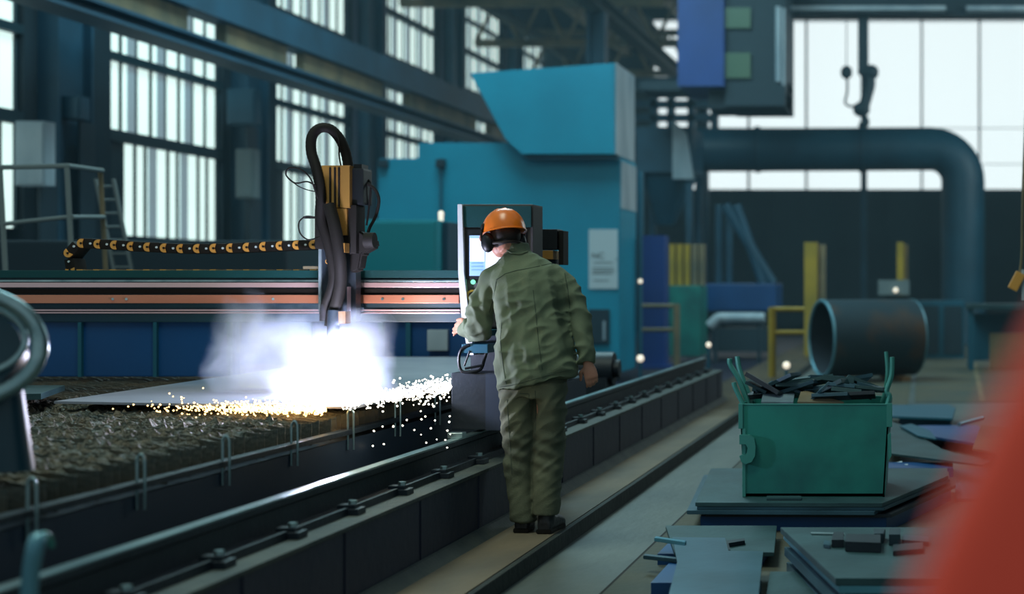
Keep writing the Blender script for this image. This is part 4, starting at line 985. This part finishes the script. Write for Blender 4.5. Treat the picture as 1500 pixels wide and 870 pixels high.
# ---- head frame
yaw, pit = math.radians(38), math.radians(11)
fw = Vector((-math.sin(yaw)*math.cos(pit), math.cos(yaw)*math.cos(pit), -math.sin(pit)))
lf = Vector((-math.cos(yaw), -math.sin(yaw), 0)); upv = lf.cross(fw)*-1
if upv.z < 0: upv = -upv
HC = P(738, 346, 8.24)
HM = Matrix((lf, fw, upv)).transposed()     # columns: left, forward, up
def H(l, f, u): return HC+lf*l+fw*f+upv*u

# ---- hands
def hand(mb, wrist, d, n, s, curl, L=.19, spread=.02):
    # d: towards the fingers, n: palm side (curl direction), s: thumb side
    d, n, s = d.normalized(), n.normalized(), s.normalized(); k = L/.19
    mb.loft([(wrist-d*.02, s*.026*k, n*.02*k), (wrist+d*.01, s*.029*k, n*.019*k), (wrist+d*.05*k, s*.040*k, n*.017*k), (wrist+d*.088*k, s*.041*k, n*.014*k), (wrist+d*.098*k, s*.037*k, n*.010*k)], 16, e=2.6)
    for i, (off_, ln) in enumerate(((.030,.072),(.010,.080),(-.010,.075),(-.029,.058))):
        p = wrist+s*off_*k+d*.085*k; a = curl*.45+i*.05; dirv = d.copy(); pts = [p-d*.02*k, p]; 
        for j, fr in enumerate((.45,.31,.24)):
            ang = a*(j*.9+.6); dirv = (d*math.cos(ang)+n*math.sin(ang)+s*off_*spread*30*.1).normalized()
            p = p+dirv*ln*k*fr*1.05; pts.append(p)
        mb.tube(pts, [.0095*k,.0098*k,.0092*k,.0084*k,.0072*k], 10)
        mb.ball(pts[-1], .0073*k, 1); mb.ball(pts[2], .0096*k, 1); mb.ball(pts[3], .0088*k, 1)
    b0 = wrist+s*.026*k+d*.025*k; dt = (d*.62+s*.62+n*.45).normalized(); dt2 = (d*.85+s*.15+n*.5).normalized()
    pts = [b0-s*.01, b0+dt*.038*k, b0+dt*.038*k+dt2*.03*k, b0+dt*.038*k+dt2*.055*k]
    mb.tube(pts, [.015*k,.0125*k,.011*k,.0085*k], 10); mb.ball(pts[-1], .0086*k, 1)

# ---- body: one continuous surface
b = MB()
b.loft([pr(783,556,8.07,40,.10), pr(783,530,8.09,40,.10), pr(781,480,8.12,39,.095), pr(776,430,8.17,44,.10), pr(771,402,8.20,46,.09), pr(766,388,8.22,34,.075), pr(760,374,8.235,18,.055)], 24)
b.tube([P(764,385,8.22), P(757,366,8.235), H(0,-.035,-.06), H(0,-.02,-.02)], [.060,.056,.056,.055], 16)
b.ball(H(0,-.01,.02), (.076,.098,.092), 3, HM); b.ball(H(0,.035,-.05), (.058,.062,.062), 3, HM)
b.ball(H(0,.078,-.085), (.024,.022,.018), 2, HM)                       # chin
b.tube([H(0,.088,.012), H(0,.112,-.025), H(0,.108,-.036)], [.009,.014,.012], 8)   # nose
b.tube([H(-.045,.078,.020), H(0,.092,.022), H(.045,.078,.020)], [.010,.012,.010], 8)   # brow
b.tube([H(-.022,.092,-.062), H(0,.098,-.062), H(.022,.092,-.062)], [.005,.0065,.005], 8)   # lips
for sgn in (-1, 1):
    b.ball(H(sgn*.077,-.005,-.02), (.010,.02,.032), 2, HM); b.ball(H(sgn*.04,.07,-.028), (.022,.02,.02), 2, HM)
# arms under the sleeves
b.tube([P(738,404,8.2), P(716,428,8.2), P(706,470,8.22), P(690,484,8.36), P(681,480,8.44)], [.04,.04,.034,.030,.028], 14)
b.tube([P(810,404,8.19), P(836,434,8.16), P(849,464,8.13), P(857,505,8.085), P(861,530,8.07)], [.035,.032,.028,.026,.026], 14)
# legs
b.tube([P(765,552,8.07), P(762,600,8.06), P(762,665,8.05), P(764,720,8.02), P(767,768,8.0)], [.085,.075,.052,.045,.034], 14)
b.tube([P(803,552,8.07), P(806,600,8.05), P(804,665,8.04), P(802,720,7.99), P(800,770,7.96)], [.08,.072,.052,.045,.034], 14)
b.loft([(Vector((XP(767,8.0),7.98,.06)), (.032,0,0), (0,0,.03)), (Vector((XP(764,8.0),8.10,.05)), (.036,0,0), (0,0,.026)), (Vector((XP(760,8.0),8.19,.04)), (.034,0,0), (0,0,.016))], 14)
b.loft([(Vector((XP(800,7.96),7.94,.06)), (.032,0,0), (0,0,.03)), (Vector((XP(802,7.96),8.06,.05)), (.036,0,0), (0,0,.026)), (Vector((XP(804,7.96),8.15,.04)), (.034,0,0), (0,0,.016))], 14)
hand(b, P(681,480,8.42), Vector((-.42,.80,.10)), Vector((-.55,-.25,-.55)), Vector((.2,.15,.95)), 1.25)
hand(b, P(861,531,8.07), Vector((.22,.05,-.95)), Vector((-.35,.85,-.1)), Vector((-.9,-.15,-.2)), 1.15, L=.175)
body, _t = solid(b, 'body', M['skin'], man, .0042, 3)
for sgn in (-1, 1):
    MB().ball(H(sgn*.031,.079,.002), .0115, 2).build('eye', M['white'], body, True)
# hair at the nape
b = MB(); b.ball(H(0,-.026,.0), (.080,.090,.082), 3, HM); b.tube(smoothpath([H(.088,-.01,-.045), H(.06,-.085,-.055), H(0,-.115,-.055), H(-.06,-.085,-.055), H(-.088,-.01,-.045)], 5), .008, 8)
b.build('hair', M['hair'], man, True)

# ---- trousers
def tfold(c, n):
    x, y, z = c; w1 = z*.80-x*.60; w2 = x*.8+z*.6
    k = noise.noise(Vector((w2*5, y*5+3, w1*20))); k = (1-abs(k)*2.2)
    amp = .011*(.35+.65*min(1, max(0, (z-.12)/.5))); s = noise.noise(Vector((x*6, y*6, z*9+4)))*.008
    kn = .006*math.sin(z*85+x*30)*math.exp(-((z-.42)/.12)**2)
    return amp*(k-.6)+s+kn*max(0,-n.y)
b = MB()
b.loft([pr(783,540,8.08,48,.125), pr(782,560,8.07,50,.13), pr(781,582,8.06,49,.125)], 28, e=2.3)
b.loft([pr(763,560,8.065,27,.115), pr(759,590,8.06,27,.115), pr(760,620,8.055,25.5,.105), pr(761,650,8.05,24,.095), pr(762,680,8.04,22.5,.088), pr(763,710,8.03,20.5,.082), pr(765,740,8.01,19,.08), pr(767,763,8.0,18.5,.078)], 24, e=2.2)
b.loft([pr(807,560,8.055,24,.11), pr(809,590,8.05,21.5,.11), pr(807,620,8.045,22,.10), pr(806,650,8.04,22,.095), pr(803,680,8.02,21.5,.09), pr(802,710,8.0,20.5,.085), pr(801,735,7.985,19,.08), pr(800,753,7.97,18,.078)], 24, e=2.2)
trou, tt = solid(b, 'trousers', M['cloth2'], man, .0075, 3, tfold)
def seam(par, tree, pts, r=.0022, nm='seam', m='seam'):
    q = on_surface(tree, pts)
    q = [p for i, p in enumerate(q) if i == 0 or (p-q[i-1]).length < .06]
    if len(q) > 3: MB().tube(q, r, 6).build(nm, M[m], par, True)
seam(trou, tt, [(743,585),(745,620),(748,660),(750,700)]); seam(trou, tt, [(784,572),(785,600),(784,640)])
seam(trou, tt, [(761,576),(775,577),(776,600)])

# ---- jacket
def jfold(c, n):
    x, y, z = c
    k = 1-abs(noise.noise(Vector(((x+z*.25)*13, y*6, z*3.2))))*2.2
    k2 = 1-abs(noise.noise(Vector(((x+z)*7, y*6+8, (z-x*.7)*13))))*2.2
    s = noise.noise(Vector((x*5+9, y*5, z*6)))*.010
    low = min(1, max(0, (1.45-z)/.25))
    return (.015*(k-.55)+.012*(k2-.55))*(.45+.55*low)+s*.8
b = MB()
b.loft([pr(787,562,8.06,58,.155,12), pr(786,548,8.06,58,.155,9), pr(784,520,8.08,57,.15,4), pr(782,490,8.10,54,.145,2), pr(779,460,8.13,51.5,.14), pr(776,432,8.16,52.5,.14,-1), pr(774,412,8.18,54.5,.13,-1), pr(771,397,8.2,50,.12,-1), pr(767,385,8.215,40,.10,-1), pr(763,376,8.225,28,.085,-1), pr(760,369,8.23,20,.075,-1)], 36, e=2.35)
b.loft([pr(760,374,8.235,21,.08,-1), pr(756,362,8.235,20.5,.078,-3), pr(754,352,8.235,20,.076,-4)], 24)
pp = smoothpath([P(737,398,8.2), P(722,412,8.2), P(713,432,8.2), P(706,455,8.2), P(704,476,8.22), P(696,484,8.32), P(686,480,8.41)], 4)
b.tube(pp, lerp_list([.068,.080,.080,.078,.078,.066,.055], len(pp)), 20)
pp = smoothpath([P(804,399,8.19), P(822,412,8.18), P(837,434,8.16), P(848,460,8.13), P(854,487,8.10), P(857,512,8.08), P(859,533,8.07)], 4)
b.tube(pp, lerp_list([.062,.072,.066,.058,.052,.047,.043], len(pp)), 20)
jack, jt = solid(b, 'jacket', M['cloth'], man, .0075, 4, jfold)
for pts in ([(727,410),(740,401),(757,396),(775,393),(793,389)], [(793,389),(806,386),(815,387)], [(781,425),(785,460),(789,500),(795,548)],
            [(733,567),(760,562),(790,553),(820,545),(841,541)], [(735,470),(733,500),(737,535),(742,566)], [(727,412),(722,440),(716,460)],
            [(827,400),(832,425),(835,455)]): seam(jack, jt, pts)
b = MB()
pp = [c for c in on_surface(jt, [(742,366),(750,371),(762,372),(774,368)], .004)]
if len(pp) > 3: b.tube(pp, .005, 8); b.build('collar_edge', M['cloth'], jack, True)

# ---- boots
for nm_, cx, cy, dx in (('left', XP(767,8.0), 8.0, -.03), ('right', XP(800,7.96), 7.965, .015)):
    bt = MB(); z0 = .004
    bt.loft([(Vector((cx,cy-.055,z0+.035)), (.034,0,0), (0,0,.034)), (Vector((cx,cy-.02,z0+.048)), (.042,0,0), (0,0,.048)), (Vector((cx+dx*.4,cy+.07,z0+.048)), (.045,0,0), (0,0,.046)),
             (Vector((cx+dx*.8,cy+.15,z0+.036)), (.050,0,0), (0,0,.036)), (Vector((cx+dx,cy+.20,z0+.026)), (.042,0,0), (0,0,.025)), (Vector((cx+dx,cy+.222,z0+.02)), (.022,0,0), (0,0,.014))], 20, e=2.6)
    bt.loft([(Vector((cx,cy,z0+.05)), (.046,0,0), (0,.058,0)), (Vector((cx,cy+.005,.13)), (.043,0,0), (0,.052,0))], 18)
    bo, _ = solid(bt, 'boot', M['boot'], man, .006, 3)
    s_ = MB().prism([(cx-.040,cy-.06,0.001),(cx+.040,cy-.06,.001),(cx+.045,cy+.05,.001),(cx+dx+.052,cy+.15,.001),(cx+dx+.03,cy+.225,.001),(cx+dx-.03,cy+.225,.001),(cx+dx-.052,cy+.15,.001),(cx-.045,cy+.05,.001)], (0,0,.024), .004)
    s_.build('sole', M['black'], bo)

# ---- hard hat
hat = None; b = MB(); rings = []; RL, RF, HH = .113, .137, .128; base_u = .022
for k in range(13):
    t_ = k/12*math.pi/2; rr = math.cos(t_)**.82; hh = math.sin(t_)**1.05*HH
    if k == 12: rr = .03
    rings.append((H(0,-.008,base_u+hh), lf*RL*rr, fw*RF*rr))
b.loft(rings, 40)
hat = b.build('hard_hat', M['hat'], man, True)
b = MB()                                                                   # brim and peak
outer, inner = [], []
for k in range(48):
    a = 2*math.pi*k/48; c_, s_ = math.cos(a), math.sin(a); ext = .010+.055*max(0, s_)**2.2
    inner.append(H(c_*RL*.97, -.008+s_*RF*.97, base_u+.004)); outer.append(H(c_*(RL+ext*.55), -.008+s_*(RF+ext), base_u-.004-.016*max(0,s_)**2))
vi = [b.bm.verts.new(p) for p in inner]; vo = [b.bm.verts.new(p) for p in outer]
vi2 = [b.bm.verts.new(p-upv*.004) for p in inner]; vo2 = [b.bm.verts.new(p-upv*.004) for p in outer]
for k in range(48):
    j = (k+1)%48
    for q in ((vi[k],vi[j],vo[j],vo[k]), (vo[k],vo[j],vo2[j],vo2[k]), (vo2[k],vo2[j],vi2[j],vi2[k]), (vi2[k],vi2[j],vi[j],vi[k])): b.bm.faces.new(q)
b.build('brim', M['hat'], hat, True)
for off_ in (-.036, 0, .036):                                            # ridges over the crown
    b = MB(); pp = []
    for k in range(15):
        t_ = math.radians(28+124*k/14); e_ = math.sqrt(max(0, 1-(off_/RL)**2))
        pp.append(H(off_, -.008+math.cos(t_)*RF*.98*e_, base_u+abs(math.sin(t_))**1.05*HH*(.985 if off_ == 0 else .93)))
    b.tube(pp, [.003+.006*math.sin(math.pi*k/14) for k in range(15)], 8); b.build('ridge', M['hat'], hat, True)
em = MB()
for sgn in (-1, 1):
    em = MB(); em.ball(H(sgn*.092,.006,-.035), (.034,.046,.056), 3, HM); em.tube([H(sgn*.076,.006,-.035), H(sgn*.088,.006,-.035)], [.050,.050], 20)
    cup = em.build('ear_defender', M['blackpl'], man, True)
    MB().tube([H(sgn*.122,.006,-.03), H(sgn*.124,.01,.0), H(sgn*.118,.01,.035)], [.007,.006,.009], 8).build('arm', M['black'], cup, True)
    MB().ball(H(sgn*.108,.012,.048), (.012,.022,.026), 2, HM).build('slot_plug', M['black'], cup, True)
# safety spectacles
b = MB(); b.tube(smoothpath([H(.078,.0,.008), H(.07,.07,.004), H(.03,.098,.0), H(0,.102,.0), H(-.03,.098,.0), H(-.07,.07,.004), H(-.078,.0,.008)], 4), .003, 6)
b.build('spectacle_frame', M['black'], man, True)
